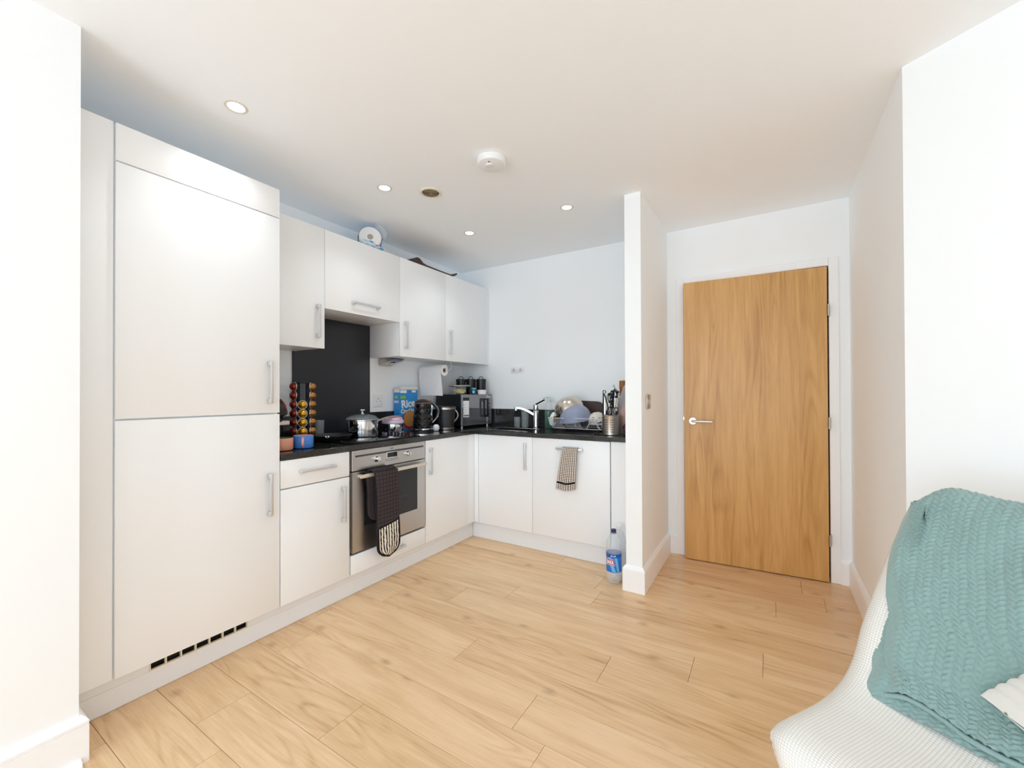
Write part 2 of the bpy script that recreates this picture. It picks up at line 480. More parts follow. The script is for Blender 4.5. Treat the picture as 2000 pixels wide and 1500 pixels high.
# floor: dark underlay with laminate boards laid one by one
bm = BM(); box(bm, (XL, -2.7, -0.06), (2.6, YB + 1.2, -0.006)); 
M['underlay'] = mat('joint_brown', rgb(140, 100, 66), 0.8)
floor = struct('floor', bm, 'underlay')
PITCH, LEN, GAP = 0.19245, 1.288, 0.0007
joints = {0: -1.77, 1: -1.33, 2: -1.94, 3: -0.784, 4: -1.21, 5: -1.90, 6: -1.578, 7: -1.315, 8: -0.86, 9: -0.908, 10: 0.028, 11: 0.264, 12: 0.165}
cache = {}
def plank_mesh(l, w):
    k = (round(l, 3), round(w, 3))
    if k not in cache:
        b = BM(); box(b, (-l / 2 + GAP, -w / 2 + GAP, -0.008), (l / 2 - GAP, w / 2 - GAP, 0.0), 0.0005)
        me = finish(b, 'plank'); me.materials.append(M['floor_oak']); cache[k] = me
    return cache[k]
for k in range(-17, 14):
    y0 = 0.676 + PITCH * k; y1 = y0 + PITCH
    y1 = min(y1, YB + 0.35)
    j = joints.get(k, (k * 0.37) % LEN - 1.2)
    x = j - LEN * 3
    while x < 2.4:
        a, b = max(x, -2.30), min(x + LEN, 2.38)
        if b - a > 0.03 and not (a > 0.50 and y0 > 2.05) and not (a > 1.0 and y0 > 1.75):
            o = bpy.data.objects.new('plank', plank_mesh(b - a, y1 - y0)); C.objects.link(o)
            o.parent = floor; o.location = ((a + b) / 2, (y0 + y1) / 2, 0)
        x += LEN

# skirting boards: flat board, groove, moulded cap
def skirt(name, pts, h=0.15, t=0.018, bead=False):
    """pts: plan polyline on the wall face, room side to the left of travel"""
    prof = [(0, 0), (t, 0), (t, h * 0.80), (t - 0.003, h * 0.805), (t - 0.003, h * 0.82), (t, h * 0.825), (t, h * 0.88), (t - 0.006, h * 0.95), (t - 0.013, h), (0, h)]
    bm = BM(); rows = []
    P = [V((p[0], p[1], 0)) for p in pts]; m = len(P)
    for i in range(m):
        dirs = []
        if i > 0: dirs.append((P[i] - P[i - 1]).normalized())
        if i < m - 1: dirs.append((P[i + 1] - P[i]).normalized())
        ns = [V((-q.y, q.x, 0)) for q in dirs]
        nn = sum(ns, V((0, 0, 0))).normalized(); nn = nn / max(0.3, nn.dot(ns[0]))
        rows.append([bm.verts.new(P[i] + nn * a + V((0, 0, b))) for a, b in prof])
    for A, B in zip(rows, rows[1:]):
        for k in range(len(prof)):
            q = (k + 1) % len(prof); bm.faces.new((A[k], A[q], B[q], B[k]))
    bm.faces.new(rows[0]); bm.faces.new(rows[-1][::-1])
    return struct(name, bm, 'gloss_white', smooth=20)
skirt('baseboard_partition', [(-0.577, YB), (-0.6442, YB), (-0.6442, 2.5041), (-0.7413, 2.5041), (-0.7413, 2.72)])
skirt('baseboard_right', [tuple((P0 + d * 2.2)[:2]), (0.432, 2.063), (0.4334, YB), (0.378, YB)])
skirt('baseboard_left', [(-2.10, 0.412), (-1.914, 0.412), (-1.914, -2.59)], 0.15, 0.020)
bm = BM()   # low quadrant bead along the foot of the near skirting
prism(bm, [(-1.894, -2.55, 0), (-1.872, -2.55, 0), (-1.872, -2.55, 0.006), (-1.878, -2.55, 0.014), (-1.886, -2.55, 0.019), (-1.894, -2.55, 0.021)], (0, 2.962, 0))
struct('trim_1', bm, 'gloss_white')

# ------------------------------------------------------------------ the door, ajar, with its lining and architrave
bm = BM()
AX0, AX1, AZ = -0.578, 0.379, 2.038
box(bm, (AX0, YB - 0.017, 0), (AX0 + 0.052, YB, AZ), 0.003); box(bm, (AX1 - 0.052, YB - 0.017, 0), (AX1, YB, AZ), 0.003)
box(bm, (AX0 + 0.0525, YB - 0.017, AZ - 0.05), (AX1 - 0.0525, YB, AZ), 0.003)
struct('trim_2', bm, 'gloss_white')
bm = BM()
box(bm, (DX0, YB - 0.006, 0), (DX0 + 0.014, YB + 0.12, DZ), 0.001); box(bm, (DX1 - 0.014, YB - 0.006, 0), (DX1, YB + 0.12, DZ), 0.001)
box(bm, (DX0 + 0.0145, YB - 0.006, DZ - 0.012), (DX1 - 0.0145, YB + 0.12, DZ), 0.001)
struct('trim_3', bm, 'gloss_white')
HX, HY = 0.320, 3.236
dang = math.atan2(3.186 - HY, -0.517 - HX)           # door leaf runs from the hinge towards the latch
T = Matrix.Translation((HX, HY, 0)) @ Matrix.Rotation(dang, 4, 'Z')
W_ = math.hypot(3.186 - HY, -0.517 - HX)
bm = BM(); box(bm, (0.002, -0.044, 0.006), (W_, 0.0, 1.981), 0.0012, T)
door = struct('door_1', bm, 'door_oak'); ROOT[door.name] = Matrix.Identity(4)
hz = 0.99
bm = BM()
Th = T @ Matrix.Translation((W_ - 0.058, 0, hz)) @ Matrix.Rotation(R(-90), 4, 'X')   # local z points out of the door face
lathe(bm, [(0, 0.0), (0.026, 0.0), (0.026, 0.006), (0.024, 0.008), (0.0, 0.008)], 32, Th)
h_rose = part('handle_rose', bm, 'satin', door)
bm = BM()
tube(bm, [(0, 0, 0.008), (0, 0, 0.036), (-0.004, 0, 0.044), (-0.014, 0, 0.048), (-0.07, 0, 0.048), (-0.128, 0, 0.047)], 0.0085, 12, T=Th)
part('door_handle', bm, 'satin', door)
for z in (1.706, 0.997, 0.267):
    bm = BM()
    for q in range(5): lathe(bm, [(0, z - 0.036 + q * 0.0146), (0.0055, z - 0.036 + q * 0.0146), (0.0055, z - 0.0222 + q * 0.0146), (0, z - 0.0222 + q * 0.0146)], 10, Matrix.Translation((HX + 0.004, HY - 0.006, 0)))
    box(bm, (HX + 0.002, HY - 0.003, z - 0.036), (HX + 0.010, HY + 0.02, z + 0.036))
    part('hinge', bm, 'steel', door)
bm = BM(); box(bm, (W_ - 0.0004, -0.034, 0.93), (W_ + 0.001, -0.010, 1.09), 0, T); box(bm, (W_, -0.028, 0.995), (W_ + 0.009, -0.016, 1.017), 0.001, T)
M['brass'] = mat('pale_brass', rgb(222, 208, 160), 0.3, 1.0)
part('latch', bm, 'brass', door)

# ------------------------------------------------------------------ kitchen cabinets
ZB, ZW0, ZW1 = 0.137, 0.862, 0.893       # door bottoms, worktop bottom, worktop top
FX = -2.064                               # door faces of the left run
FY = 2.7386                               # door faces of the end run
TH = 0.018; G = 0.0018
def handle(parent, c, along, out, length=0.2, name='handle'):
    """bow handle: flat bar on two square feet. c: middle on the door face, along: bar direction, out: away from the door"""
    along, out = V(along).normalized(), V(out).normalized(); side = along.cross(out)
    m = Matrix((along, side, out)).transposed().to_4x4(); m.translation = V(c)
    bm = BM(); l = length / 2
    box(bm, (-l, -0.0065, 0.022), (l, 0.0065, 0.029), 0.002, m, 2)
    box(bm, (-l, -0.0085, 0.0), (-l + 0.022, 0.0085, 0.0235), 0.002, m, 2)
    box(bm, (l - 0.022, -0.0085, 0.0), (l, 0.0085, 0.0235), 0.002, m, 2)
    return part(name, bm, 'satin', parent)
def panel(parent, name, a, b, m='cabinet', bev=0.0015):
    bm = BM(); box(bm, a, b, bev, seg=2); return part(name, bm, m, parent)
def doorx(parent, y0, y1, z0, z1, fx=FX, name='door'):
    return panel(parent, name, (fx - TH, y0 + G, z0 + G), (fx, y1 - G, z1 - G))
def doory(parent, x0, x1, z0, z1, name='door'):
    return panel(parent, name, (x0 + G, FY, z0 + G), (x1 - G, FY + TH, z1 - G))

# tall fridge cabinet
Y1, Y2, Y3, Y4 = 0.536, 1.146, 1.553, 2.166
ZT = 2.209
t = thing('fridge_cabinet', 'tall white cabinet of two full-height doors beside the near wall', 'cabinet', (-2.33, 0.84, 0))
panel(t, 'carcass', (XL + 0.002, 0.420, ZB), (FX - TH - 0.003, Y2 - 0.001, ZT - 0.004), 'cabinet')
panel(t, 'end_panel', (FX - 0.036, 0.422, ZB - 0.002), (FX - 0.012, Y1 - 0.002, ZT + 0.003))
doorx(t, Y1, Y2, 2.0655, ZT, name='top_panel')
o = doorx(t, Y1, Y2, 1.0985, 2.0640); handle(o, (FX, 1.093, 1.249), (0, 0, 1), (1, 0, 0), 0.204)
o = doorx(t, Y1, Y2, ZB, 1.0955); handle(o, (FX, 1.093, 0.706), (0, 0, 1), (1, 0, 0), 0.204)

# drawer unit beside it
t = thing('drawer_cabinet', 'white base cabinet with one drawer above a door, beside the tall cabinet', 'cabinet', (-2.33, 1.35, 0))
panel(t, 'carcass', (XL + 0.002, Y2 + 0.001, ZB), (FX - TH - 0.004, Y3 - 0.001, ZW0 - 0.002), 'carcass')
o = doorx(t, Y2 + 0.002, Y3 - 0.006, 0.7175, 0.8605, name='drawer_front'); handle(o, (FX, 1.344, 0.793), (0, 1, 0), (1, 0, 0), 0.204)
o = doorx(t, Y2 + 0.002, Y3 - 0.006, ZB, 0.7145); handle(o, (FX, 1.501, 0.567), (0, 0, 1), (1, 0, 0), 0.200)

# oven housing with a shallow drawer under the oven
t = thing('oven_cabinet', 'white housing around the built-in oven with a shallow drawer below', 'cabinet', (-2.33, 1.86, 0))
panel(t, 'side_panel', (XL + 0.002, Y3 + 0.001, ZB), (FX - TH - 0.003, Y3 + 0.004, ZW0 - 0.002), 'carcass')
panel(t, 'side_panel', (XL + 0.002, Y4 - 0.006, ZB), (FX - TH - 0.003, Y4 - 0.001, ZW0 - 0.002), 'carcass')
panel(t, 'shelf', (XL + 0.002, Y3 + 0.005, ZB), (FX - TH - 0.003, Y4 - 0.007, 0.245), 'carcass')
o = doorx(t, Y3 + 0.001, Y4 - 0.001, ZB, 0.252, name='drawer_front'); handle(o, (FX, 1.858, 0.192), (0, 1, 0), (1, 0, 0), 0.204)

# corner cabinet: door of the left run plus the two corner posts
YC = 2.655
t = thing('corner_cabinet', 'white corner base cabinet between the oven and the sink cabinet', 'cabinet', (-2.33, 2.5, 0))
panel(t, 'carcass', (XL + 0.002, Y4 + 0.001, ZB), (FX - TH - 0.004, YC + 0.07, ZW0 - 0.002), 'carcass')
o = doorx(t, Y4 + 0.002, YC, ZB, 0.8605); handle(o, (FX, 2.21, 0.712), (0, 0, 1), (1, 0, 0), 0.19)
panel(t, 'corner_post', (FX - 0.022, YC + 0.003, ZB + G), (FX - 0.004, FY + 0.004, 0.8585))
panel(t, 'corner_post', (FX - 0.0035, FY + 0.002, ZB + G), (-2.026, FY + 0.02, 0.8585))

X1, X2, X3 = -2.0218, -1.5195, -0.9171
t = thing('sink_cabinet', 'white base cabinet under the sink with a vertical handle', 'cabinet', (-1.77, 3.0, 0))
panel(t, 'carcass', (X1 + 0.001, FY + TH + 0.004, ZB), (X2 - 0.001, YB - 0.004, 0.66), 'carcass')
o = doory(t, X1, X2, ZB, 0.8605); handle(o, (-1.575, FY, 0.713), (0, 0, 1), (0, -1, 0), 0.204)
t = thing('dishwasher_cabinet', 'wide white integrated appliance door with a tea towel on its handle', 'cabinet', (-1.22, 3.0, 0))
panel(t, 'carcass', (X2 + 0.001, FY + TH + 0.004, ZB), (X3 - 0.001, YB - 0.004, ZW0 - 0.002), 'carcass')
o = doory(t, X2, X3, ZB, 0.8605); handle(o, (-1.2125, FY, 0.793), (1, 0, 0), (0, -1, 0), 0.204)
bm = BM(); box(bm, (X3 + 0.004, FY + 0.006, ZB - 0.002), (-0.7425, FY + 0.024, ZW0 - 0.001), 0.001)
single('infill', bm, 'cabinet', 'narrow white filler panel between the appliance door and the partition', 'panel', (-0.83, FY + 0.01, 0))

# plinths
PX = -2.115
t = thing('plinth', 'white plinth under the left cabinet run with a slotted vent', 'plinth', (PX, 1.6, 0))
bm = BM()
VY0, VY1 = 0.653, 1.022
box(bm, (PX - 0.016, 0.44, 0.001), (PX, 2.783, 0.084), 0.0008); box(bm, (PX - 0.016, 0.44, 0.0845), (PX, VY0, ZB - 0.001), 0.0008); box(bm, (PX - 0.016, VY1, 0.0845), (PX, 2.783, ZB - 0.001), 0.0008)
part('board', bm, 'plinth', t)
bm = BM()
box(bm, (PX - 0.010, VY0, 0.0845), (PX + 0.0025, VY1, 0.088), 0.0005); box(bm, (PX - 0.010, VY0, 0.130), (PX + 0.0025, VY1, 0.1355), 0.0005)
for i in range(8):
    y = VY0 + (VY1 - VY0 - 0.005) * i / 7
    box(bm, (PX - 0.010, y, 0.0882), (PX + 0.002, y + 0.005, 0.1298))
prism(bm, [(PX - 0.003, VY0, 0.1298), (PX - 0.001, VY0, 0.1298), (PX - 0.006, VY0, 0.112), (PX - 0.009, VY0, 0.112)], (0, VY1 - VY0, 0))
gr = part('vent_grille', bm, 'cream_plastic', t)
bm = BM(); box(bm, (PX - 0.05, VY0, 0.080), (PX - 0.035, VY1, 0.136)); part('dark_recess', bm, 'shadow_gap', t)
bm = BM(); box(bm, (PX + 0.0005, 2.784, 0.001), (-0.7425, 2.80, ZB - 0.001), 0.0008)
single('plinth', bm, 'plinth', 'white plinth under the sink and appliance doors', 'plinth', (-1.4, 2.79, 0))

# wall cabinets
UX = -2.279
U0, U1, U2, U3, U4 = 1.150, 1.535, 2.134, 2.637, 3.258
ZU0, ZU1, ZUH = 1.465, 2.188, 1.710
def wallunit(label, y0, y1, z0, hy=None, name='wall_cabinet', hz=1.624, hor=False):
    t = thing(name, label, 'cabinet', (-2.45, (y0 + y1) / 2, z0), group='wall cabinets over the left run')
    panel(t, 'carcass', (XL + 0.002, y0 + 0.0008, z0 + 0.003), (UX - TH - 0.002, y1 - 0.0008, ZU1 - 0.002), 'cabinet')
    o = panel(t, 'door', (UX - TH, y0 + G, z0), (UX, y1 - G, ZU1))
    if hor: handle(o, (UX, hy, 1.780), (0, 1, 0), (1, 0, 0), 0.216)
    else: handle(o, (UX, hy, hz), (0, 0, 1), (1, 0, 0), 0.2)
    return t
wallunit('white wall cabinet between the tall cabinet and the hood', U0, U1, ZU0, 1.487)
wallunit('short wide white cabinet over the black splashback, horizontal handle', U1, U2, ZUH, 1.832, 'hood_cabinet', hor=True)
wallunit('white wall cabinet directly after the shorter hood cabinet', U2, U3, ZU0, 2.185)
wallunit('white wall cabinet in the corner, above the microwave', U3, U4 - 0.03, ZU0, 2.689)
bm = BM(); box(bm, (UX - 0.02, U4 - 0.028, ZU0), (UX - 0.002, U4 + 0.004, ZU1), 0.001)
single('infill', bm, 'cabinet', 'thin white strip closing the last wall cabinet to the end wall', 'panel', (UX, U4, ZU0))

# ------------------------------------------------------------------ worktop with sink cut-out, upstands, splashback
SX0, SX1, SY0, SY1 = -1.98, -1.62, 2.83, 3.05
t = thing('worktop', 'polished black L-shaped worktop with a small square edge', 'worktop', (-2.3, 2.9, ZW0))
bm = BM()
box(bm, (XL + 0.002, Y2 + 0.003, ZW0), (-2.058, YB - 0.001, ZW1), 0.0015)
part('slab', bm, 'granite', t)
bm = BM()
FYW = FY - 0.006
for a, b in (((-2.0578, FYW), (SX0, YB - 0.001)), ((SX1, FYW), (-0.7425, YB - 0.001)), ((SX0, FYW), (SX1, SY0)), ((SX0, SY1), (SX1, YB - 0.001))):
    box(bm, (a[0], a[1], ZW0), (b[0], b[1], ZW1), 0.0004)
part('slab', bm, 'granite', t)
t = thing('sink', 'black inset sink basin with a thin steel rim behind the tap side', 'sink', ((SX0 + SX1) / 2, (SY0 + SY1) / 2, 0.7))
bm = BM()
x0, x1, y0, y1 = SX0 + 0.001, SX1 - 0.001, SY0 + 0.001, SY1 - 0.001
for a, b in (((x0, y0, 0.71), (x1, y1, 0.722)), ((x0, y0, 0.722), (x0 + 0.01, y1, ZW1 - 0.001)), ((x1 - 0.01, y0, 0.722), (x1, y1, ZW1 - 0.001)), ((x0 + 0.01, y0, 0.722), (x1 - 0.01, y0 + 0.01, ZW1 - 0.001)), ((x0 + 0.01, y1 - 0.01, 0.722), (x1 - 0.01, y1, ZW1 - 0.001))):
    box(bm, a, b, 0.001)
part('basin', bm, 'black_satin', t)
bm = BM(); tube(bm, [(x0, y0, ZW1), (x1, y0, ZW1), (x1, y1, ZW1), (x0, y1, ZW1)], 0.0022, 6, True); part('rim', bm, 'chrome', t)
bm = BM()
box(bm, (XL + 0.001, Y2 + 0.003, ZW1 + 0.0005), (XL + 0.014, 1.523, 1.052), 0.001)
single('upstand', bm, 'granite', 'short piece of black upstand between tall cabinet and splashback', 'upstand', (XL, 1.3, ZW1))
bm = BM(); box(bm, (XL + 0.001, 2.130, ZW1 + 0.0005), (XL + 0.014, YB - 0.016, 1.052), 0.001)
single('upstand', bm, 'granite', 'low black upstand behind the cereal box and microwave', 'upstand', (XL, 2.3, ZW1))
bm = BM(); box(bm, (XL + 0.001, YB - 0.015, ZW1 + 0.0005), (-0.7425, YB - 0.001, 1.048), 0.001)
single('upstand', bm, 'granite', 'low black upstand along the end wall behind the tap', 'upstand', (-1.7, YB, ZW1))
bm = BM(); box(bm, (XL + 0.001, 1.5235, ZW1 + 0.0005), (XL + 0.010, 2.1295, ZUH + 0.001), 0.001)
single('splashback', bm, 'splash', 'tall glossy black splashback panel behind the hob', 'splashback', (XL, 1.83, ZW1))

# under-cabinet light, wedge-shaped
t = thing('cabinet_light', 'small grey wedge light under the wall cabinets beside the splashback', 'light', (-2.5, 2.31, 1.42))
bm = BM(); prism(bm, [(-2.595, 2.215, ZU0), (-2.44, 2.215, ZU0), (-2.455, 2.215, ZU0 - 0.012), (-2.595, 2.215, ZU0 - 0.052)], (0, 0.115, 0)); part('housing', bm, 'steel', t)
bm = BM(); lathe(bm, [(0, 0.003), (0.016, 0.003), (0.021, 0.0)], 20, align((-2.515, 2.285, ZU0 - 0.033), (0.25, 0.0, -0.97))); part('lens', bm, 'chrome', t)

# ------------------------------------------------------------------ built-in oven and what hangs on it
OX = -2.060
t = thing('oven', 'stainless steel built-in oven with two knobs and a glass door', 'oven', (-2.3, 1.86, 0.26))
OY0, OY1 = 1.561, 2.159
bm = BM(); box(bm, (-2.585, OY0 + 0.004, 0.262), (OX - 0.075, OY1 - 0.004, 0.855), 0.002); part('body', bm, 'charcoal', t)
bm = BM(); box(bm, (OX - 0.070, OY0, 0.739), (OX, OY1, 0.8595), 0.0015); cp = part('control_panel', bm, 'oven_steel', t)
bm = BM(); box(bm, (OX, OY0 + 0.02, 0.8195), (OX + 0.0012, OY1 - 0.017, 0.8305)); M['strip'] = mat('grey_strip', rgb(70, 66, 66), 0.4); part('trim_strip', bm, 'strip', cp)
bm = BM(); box(bm, (OX, 1.815, 0.7835), (OX + 0.0022, 1.905, 0.8215), 0.0006); part('display_frame', bm, 'chrome', cp)
bm = BM(); box(bm, (OX + 0.0023, 1.820, 0.788), (OX + 0.003, 1.900, 0.817)); part('display', bm, 'black_gloss', cp)
bm = BM(); tube(bm, [(OX + 0.0004, 1.807, 0.768), (OX + 0.0004, 1.909, 0.768), (OX + 0.0004, 1.909, 0.777), (OX + 0.0004, 1.807, 0.777)], 0.0009, 4, True); part('button_outline', bm, 'strip', cp)
for y in (1.734, 1.989):
    bm = BM(); lathe(bm, [(0, 0), (0.021, 0), (0.021, 0.003), (0.0165, 0.005), (0.015, 0.024), (0.0125, 0.027), (0, 0.0275)], 24, align((OX, y, 0.794), (1, 0, 0)))
    part('knob', bm, 'chrome', cp)
bm = lettering('AEG', 0.014, lambda x, y, z: (OX + 0.0003 + z, 1.845 + x, 0.8385 + y)); part('lettering', bm, 'strip', cp, smooth=None)
for y, zz in ((1.715, 0.8225), (1.975, 0.8225)):
    bm = lettering('°C', 0.009, lambda x, y_, z: (OX + 0.0014 + z, y + x, zz + y_)); part('lettering', bm, 'red', cp, smooth=None)
GY0, GY1, GZ0, GZ1 = 1.643, 2.084, 0.402, 0.700
bm = BM()
DZ0, DZ1 = 0.264, 0.7335
for a, b in (((OY0, DZ0), (GY0, DZ1)), ((GY1, DZ0), (OY1, DZ1)), ((GY0, DZ0), (GY1, GZ0)), ((GY0, GZ1), (GY1, DZ1))):
    box(bm, (OX - 0.022, a[0], a[1]), (OX, b[0], b[1]))
dr = part('door', bm, 'oven_steel', t)
bm = BM(); box(bm, (OX - 0.010, GY0 - 0.001, GZ0 - 0.001), (OX - 0.004, GY1 + 0.001, GZ1 + 0.001)); part('glass_pane', bm, 'dark_glass', dr)
bm = BM(); box(bm, (OX - 0.0215, GY0 + 0.01, GZ0 + 0.01), (OX - 0.0213, GY0 + 0.03, GZ1 - 0.01)); 
bm.free()
bm = BM()
M['oven_inner'] = mat('oven_enamel', rgb(96, 98, 100), 0.4)
box(bm, (OX - 0.0745, OY0 + 0.002, 0.27), (OX - 0.07, OY1 - 0.002, 0.73)); part('back_plate', bm, 'oven_inner', t)
for z in (0.50, 0.615):
    bm = BM(); tube(bm, [(OX - 0.05, GY0 + 0.02, z), (OX - 0.05, GY1 - 0.05, z)], 0.003, 6); part('shelf_rail', bm, 'chrome', t)
bm = BM()
hp = [(OX, 1.600, 0.709), (OX + 0.036, 1.600, 0.709)]
box(bm, (OX + 0.032, 1.585, 0.698), (OX + 0.046, 2.133, 0.719), 0.004, None, 2)
box(bm, (OX, 1.595, 0.701), (OX + 0.034, 1.617, 0.716), 0.002); box(bm, (OX, 2.101, 0.701), (OX + 0.034, 2.123, 0.716), 0.002)
M['handle_steel'] = mat('warm_satin_steel', rgb(222, 212, 200), 0.42, 0.6)
part('handle', bm, 'handle_steel', dr)

# oven glove folded over the handle: long front half with a striped pocket, shorter back half
def glove_strip(y0, y1, xf, z1, z0, rt, nn=26):
    """front sheet from z1 down to z0 with a rounded lower end"""
    w = (y1 - y0) / 2; yc = (y0 + y1) / 2
    def f(u, v):
        z = z1 + (z0 - z1) * v
        dz = max(0.0, (z0 + w * rt) - z) / (w * rt)
        half = w * math.sqrt(max(0.0, 1 - dz * dz)) if dz > 0 else w
        sway = 0.012 * math.sin(v * 2.4) + 0.010 * v
        return (xf + 0.004 * math.sin(v * 7 + u * 2) + 0.004 * math.sin(u * PI), yc + sway + (2 * u - 1) * half, z)
    return f
M['glove_quilt'] = uv_grid('quilted_charcoal', [rgb(70, 63, 65), rgb(46, 41, 43)], 7, 22, 0.03, 0.7, 0.95, 0.006)
t = thing('oven_glove', 'charcoal double oven glove with striped pocket hanging on the oven handle', 'oven glove', (OX + 0.04, 1.75, 0.72))
gy0, gy1 = 1.662, 1.832
bm = BM(); sheet(bm, glove_strip(gy0, gy1, OX + 0.066, 0.726, 0.205, 0.75), 14, 40, uvl=True, thick=0.012)
part('front_half', bm, 'glove_quilt', t, 60)
bm = BM()
def over(u, v):
    a = PI * v; return (OX + 0.039 + 0.027 * math.cos(a), gy0 + (gy1 - gy0) * u - 0.012 * v, 0.724 + 0.020 * math.sin(a))
sheet(bm, over, 10, 10, uvl=True, thick=0.010); part('fold', bm, 'glove_quilt', t, 60)
bm = BM(); sheet(bm, glove_strip(gy0 - 0.030, gy1 - 0.045, OX + 0.018, 0.724, 0.425, 0.75), 12, 24, uvl=True, thick=0.010); part('back_half', bm, 'glove_quilt', t, 60)
def stripes():
    m = mat('striped_ticking', rgb(228, 220, 205), 0.9, spec=0.1)
    nt = m.node_tree; b = nt.nodes['Principled BSDF']
    uv = N(nt, 'ShaderNodeUVMap'); nz = N(nt, 'ShaderNodeTexNoise'); nz.inputs['Scale'].default_value = 7
    L(nt, uv.outputs[0], nz.inputs['Vector']); sx = N(nt, 'ShaderNodeSeparateXYZ'); L(nt, uv.outputs[0], sx.inputs[0])
    q = math_node(nt, 'ADD', sx.outputs[0], math_node(nt, 'MULTIPLY', math_node(nt, 'SUBTRACT', nz.outputs['Fac'], 0.5), 0.10))
    s = math_node(nt, 'SINE', math_node(nt, 'MULTIPLY', q, 2 * PI * 8))
    L(nt, ramp(nt, math_node(nt, 'MULTIPLY_ADD', s, 0.5, 0.5), [(0.30, rgb(34, 28, 32)), (0.42, rgb(228, 220, 205))]), b.inputs['Base Color'])
    return m
M['ticking'] = stripes()
bm = BM(); f0 = glove_strip(gy0 + 0.007, gy1 - 0.007, OX + 0.0755, 0.726, 0.212, 0.75)
def pocket(u, v):
    top = 0.615 + 0.05 * (1 - u); return f0(u, top + (1 - top) * v)
sheet(bm, pocket, 18, 20, uvl=True, thick=0.004); pk = part('pocket', bm, 'ticking', t, 60)
bm = BM()
edge = [f0(0, 0.665 + 0.335 * i / 20) for i in range(21)] + [f0(1, 1 - 0.385 * i / 20) for i in range(21)]
tube(bm, edge, 0.006, 8); tube(bm, [pocket(i / 10, 0) for i in range(11)], 0.006, 8)
part('binding', bm, 'binding', t)

# tea towel over the appliance handle
M['tea_towel'] = uv_grid('checked_tea_towel', [rgb(236, 224, 210), rgb(58, 52, 56)], 9, 26, 0.10, 0.3)
t = thing('tea_towel', 'cream tea towel with dark check and a black band, folded over the handle', 'towel', (-1.2, 2.70, 0.80))
def towel(u, v):
    z = 0.8035 - 0.297 * v
    xa = -1.253 + (-1.302 + 1.253) * v; xb = -1.140 + (-1.158 + 1.140) * v
    z += 0.010 * v * math.sin(u * PI) * -1 + 0.008 * v * u
    return (xa + (xb - xa) * u, 2.698 - 0.006 * math.sin(u * 9 + v * 3) * v - 0.004 * math.sin(u * PI) - 0.004 * v, z)
bm = BM(); sheet(bm, towel, 24, 40, uvl=True, thick=0.004); part('front_fold', bm, 'tea_towel', t, 60)
def towel_top(u, v):
    a = PI * v * 0.9; return (-1.253 + 0.113 * u, 2.7115 - 0.0135 * math.cos(a), 0.8035 + 0.006 * math.sin(a))
bm = BM(); sheet(bm, towel_top, 12, 6, uvl=True, thick=0.003); part('top_fold', bm, 'tea_towel', t, 60)
bm = BM(); sheet(bm, lambda u, v: (lambda p: (p[0], p[1] - 0.0052, p[2]))(towel(u, 0.805 + 0.04 * v + 0.01 * math.sin(u * 3))), 24, 2, thick=0.001); part('black_band', bm, 'binding', t, 60)

# ------------------------------------------------------------------ hob, pans
HZ = ZW1 + 0.006
t = thing('hob', 'black glass hob with four round knobs along its right side', 'hob', (-2.33, 1.86, ZW1))
bm = BM(); box(bm, (-2.565, 1.575, ZW1 + 0.0003), (-2.09, 2.145, HZ), 0.002, None, 2); part('glass_plate', bm, 'black_gloss', t)
M['ring_print'] = mat('zone_ring_print', rgb(120, 120, 124), 0.3)
for x, y, r in ((-2.20, 1.70, 0.09), (-2.44, 1.70, 0.07), (-2.20, 1.92, 0.07), (-2.44, 1.92, 0.09)):
    bm = BM(); lathe(bm, [(r - 0.001, HZ + 0.0001), (r + 0.001, HZ + 0.0001), (r + 0.001, HZ + 0.0004), (r - 0.001, HZ + 0.0004)], 48, Matrix.Translation((x, y, 0))); part('zone_ring', bm, 'ring_print', t)
for x in (-2.12, -2.19, -2.26, -2.33):
    bm = BM(); lathe(bm, [(0, 0), (0.020, 0), (0.019, 0.018), (0.016, 0.021), (0, 0.021)], 24, Matrix.Translation((x, 2.085, HZ + 0.0002))); box(bm, (x - 0.003, 2.067, HZ + 0.018), (x + 0.003, 2.103, HZ + 0.024), 0.001)
    part('knob', bm, 'black_satin', t)

def pan_body(x, y, z, r, h, th=0.002, lip=0.004):
    bm = BM()
    lathe(bm, [(0, 0), (r - 0.008, 0), (r - 0.002, 0.003), (r, 0.010), (r, h - 0.002), (r + lip, h), (r + lip - 0.001, h + 0.0015), (r - th, h), (r - th, 0.010), (r - 0.01, 0.005), (0, 0.005)], 48, Matrix.Translation((x, y, z)))
    return bm
px_, py_ = -2.395, 1.895
t = thing('saucepan', 'shiny steel saucepan with a domed glass lid on the hob', 'saucepan', (px_, py_, HZ))
part('body', pan_body(px_, py_, HZ, 0.105, 0.112), 'chrome', t)
bm = BM(); prof = [(0.112, 0.0), (0.112, 0.003), (0.106, 0.005)] 
lathe(bm, [(0.107, 0.114), (0.113, 0.114), (0.113, 0.118), (0.107, 0.120)], 48, Matrix.Translation((px_, py_, HZ))); lidr = part('lid_rim', bm, 'chrome', t)
bm = BM()
outer = [(0.107 * math.sin(a), 0.119 + 0.036 * (math.cos(a * 1.0))) for a in [PI / 2 - i * PI / 2 / 10 for i in range(11)]]
lathe(bm, [(r, z) for r, z in outer[:-1]] + [(0, outer[-1][1])] + [(r * 0.97, z - 0.003) for r, z in outer[::-1][1:]], 40, Matrix.Translation((px_, py_, HZ)))
part('lid', bm, 'thin_glass', t)
bm = BM(); lathe(bm, [(0, 0.152), (0.016, 0.153), (0.010, 0.158), (0.007, 0.166), (0.015, 0.176), (0.020, 0.181), (0.018, 0.185), (0, 0.186)], 24, Matrix.Translation((px_, py_, HZ))); part('lid_knob', bm, 'chrome', t)
bm = BM()
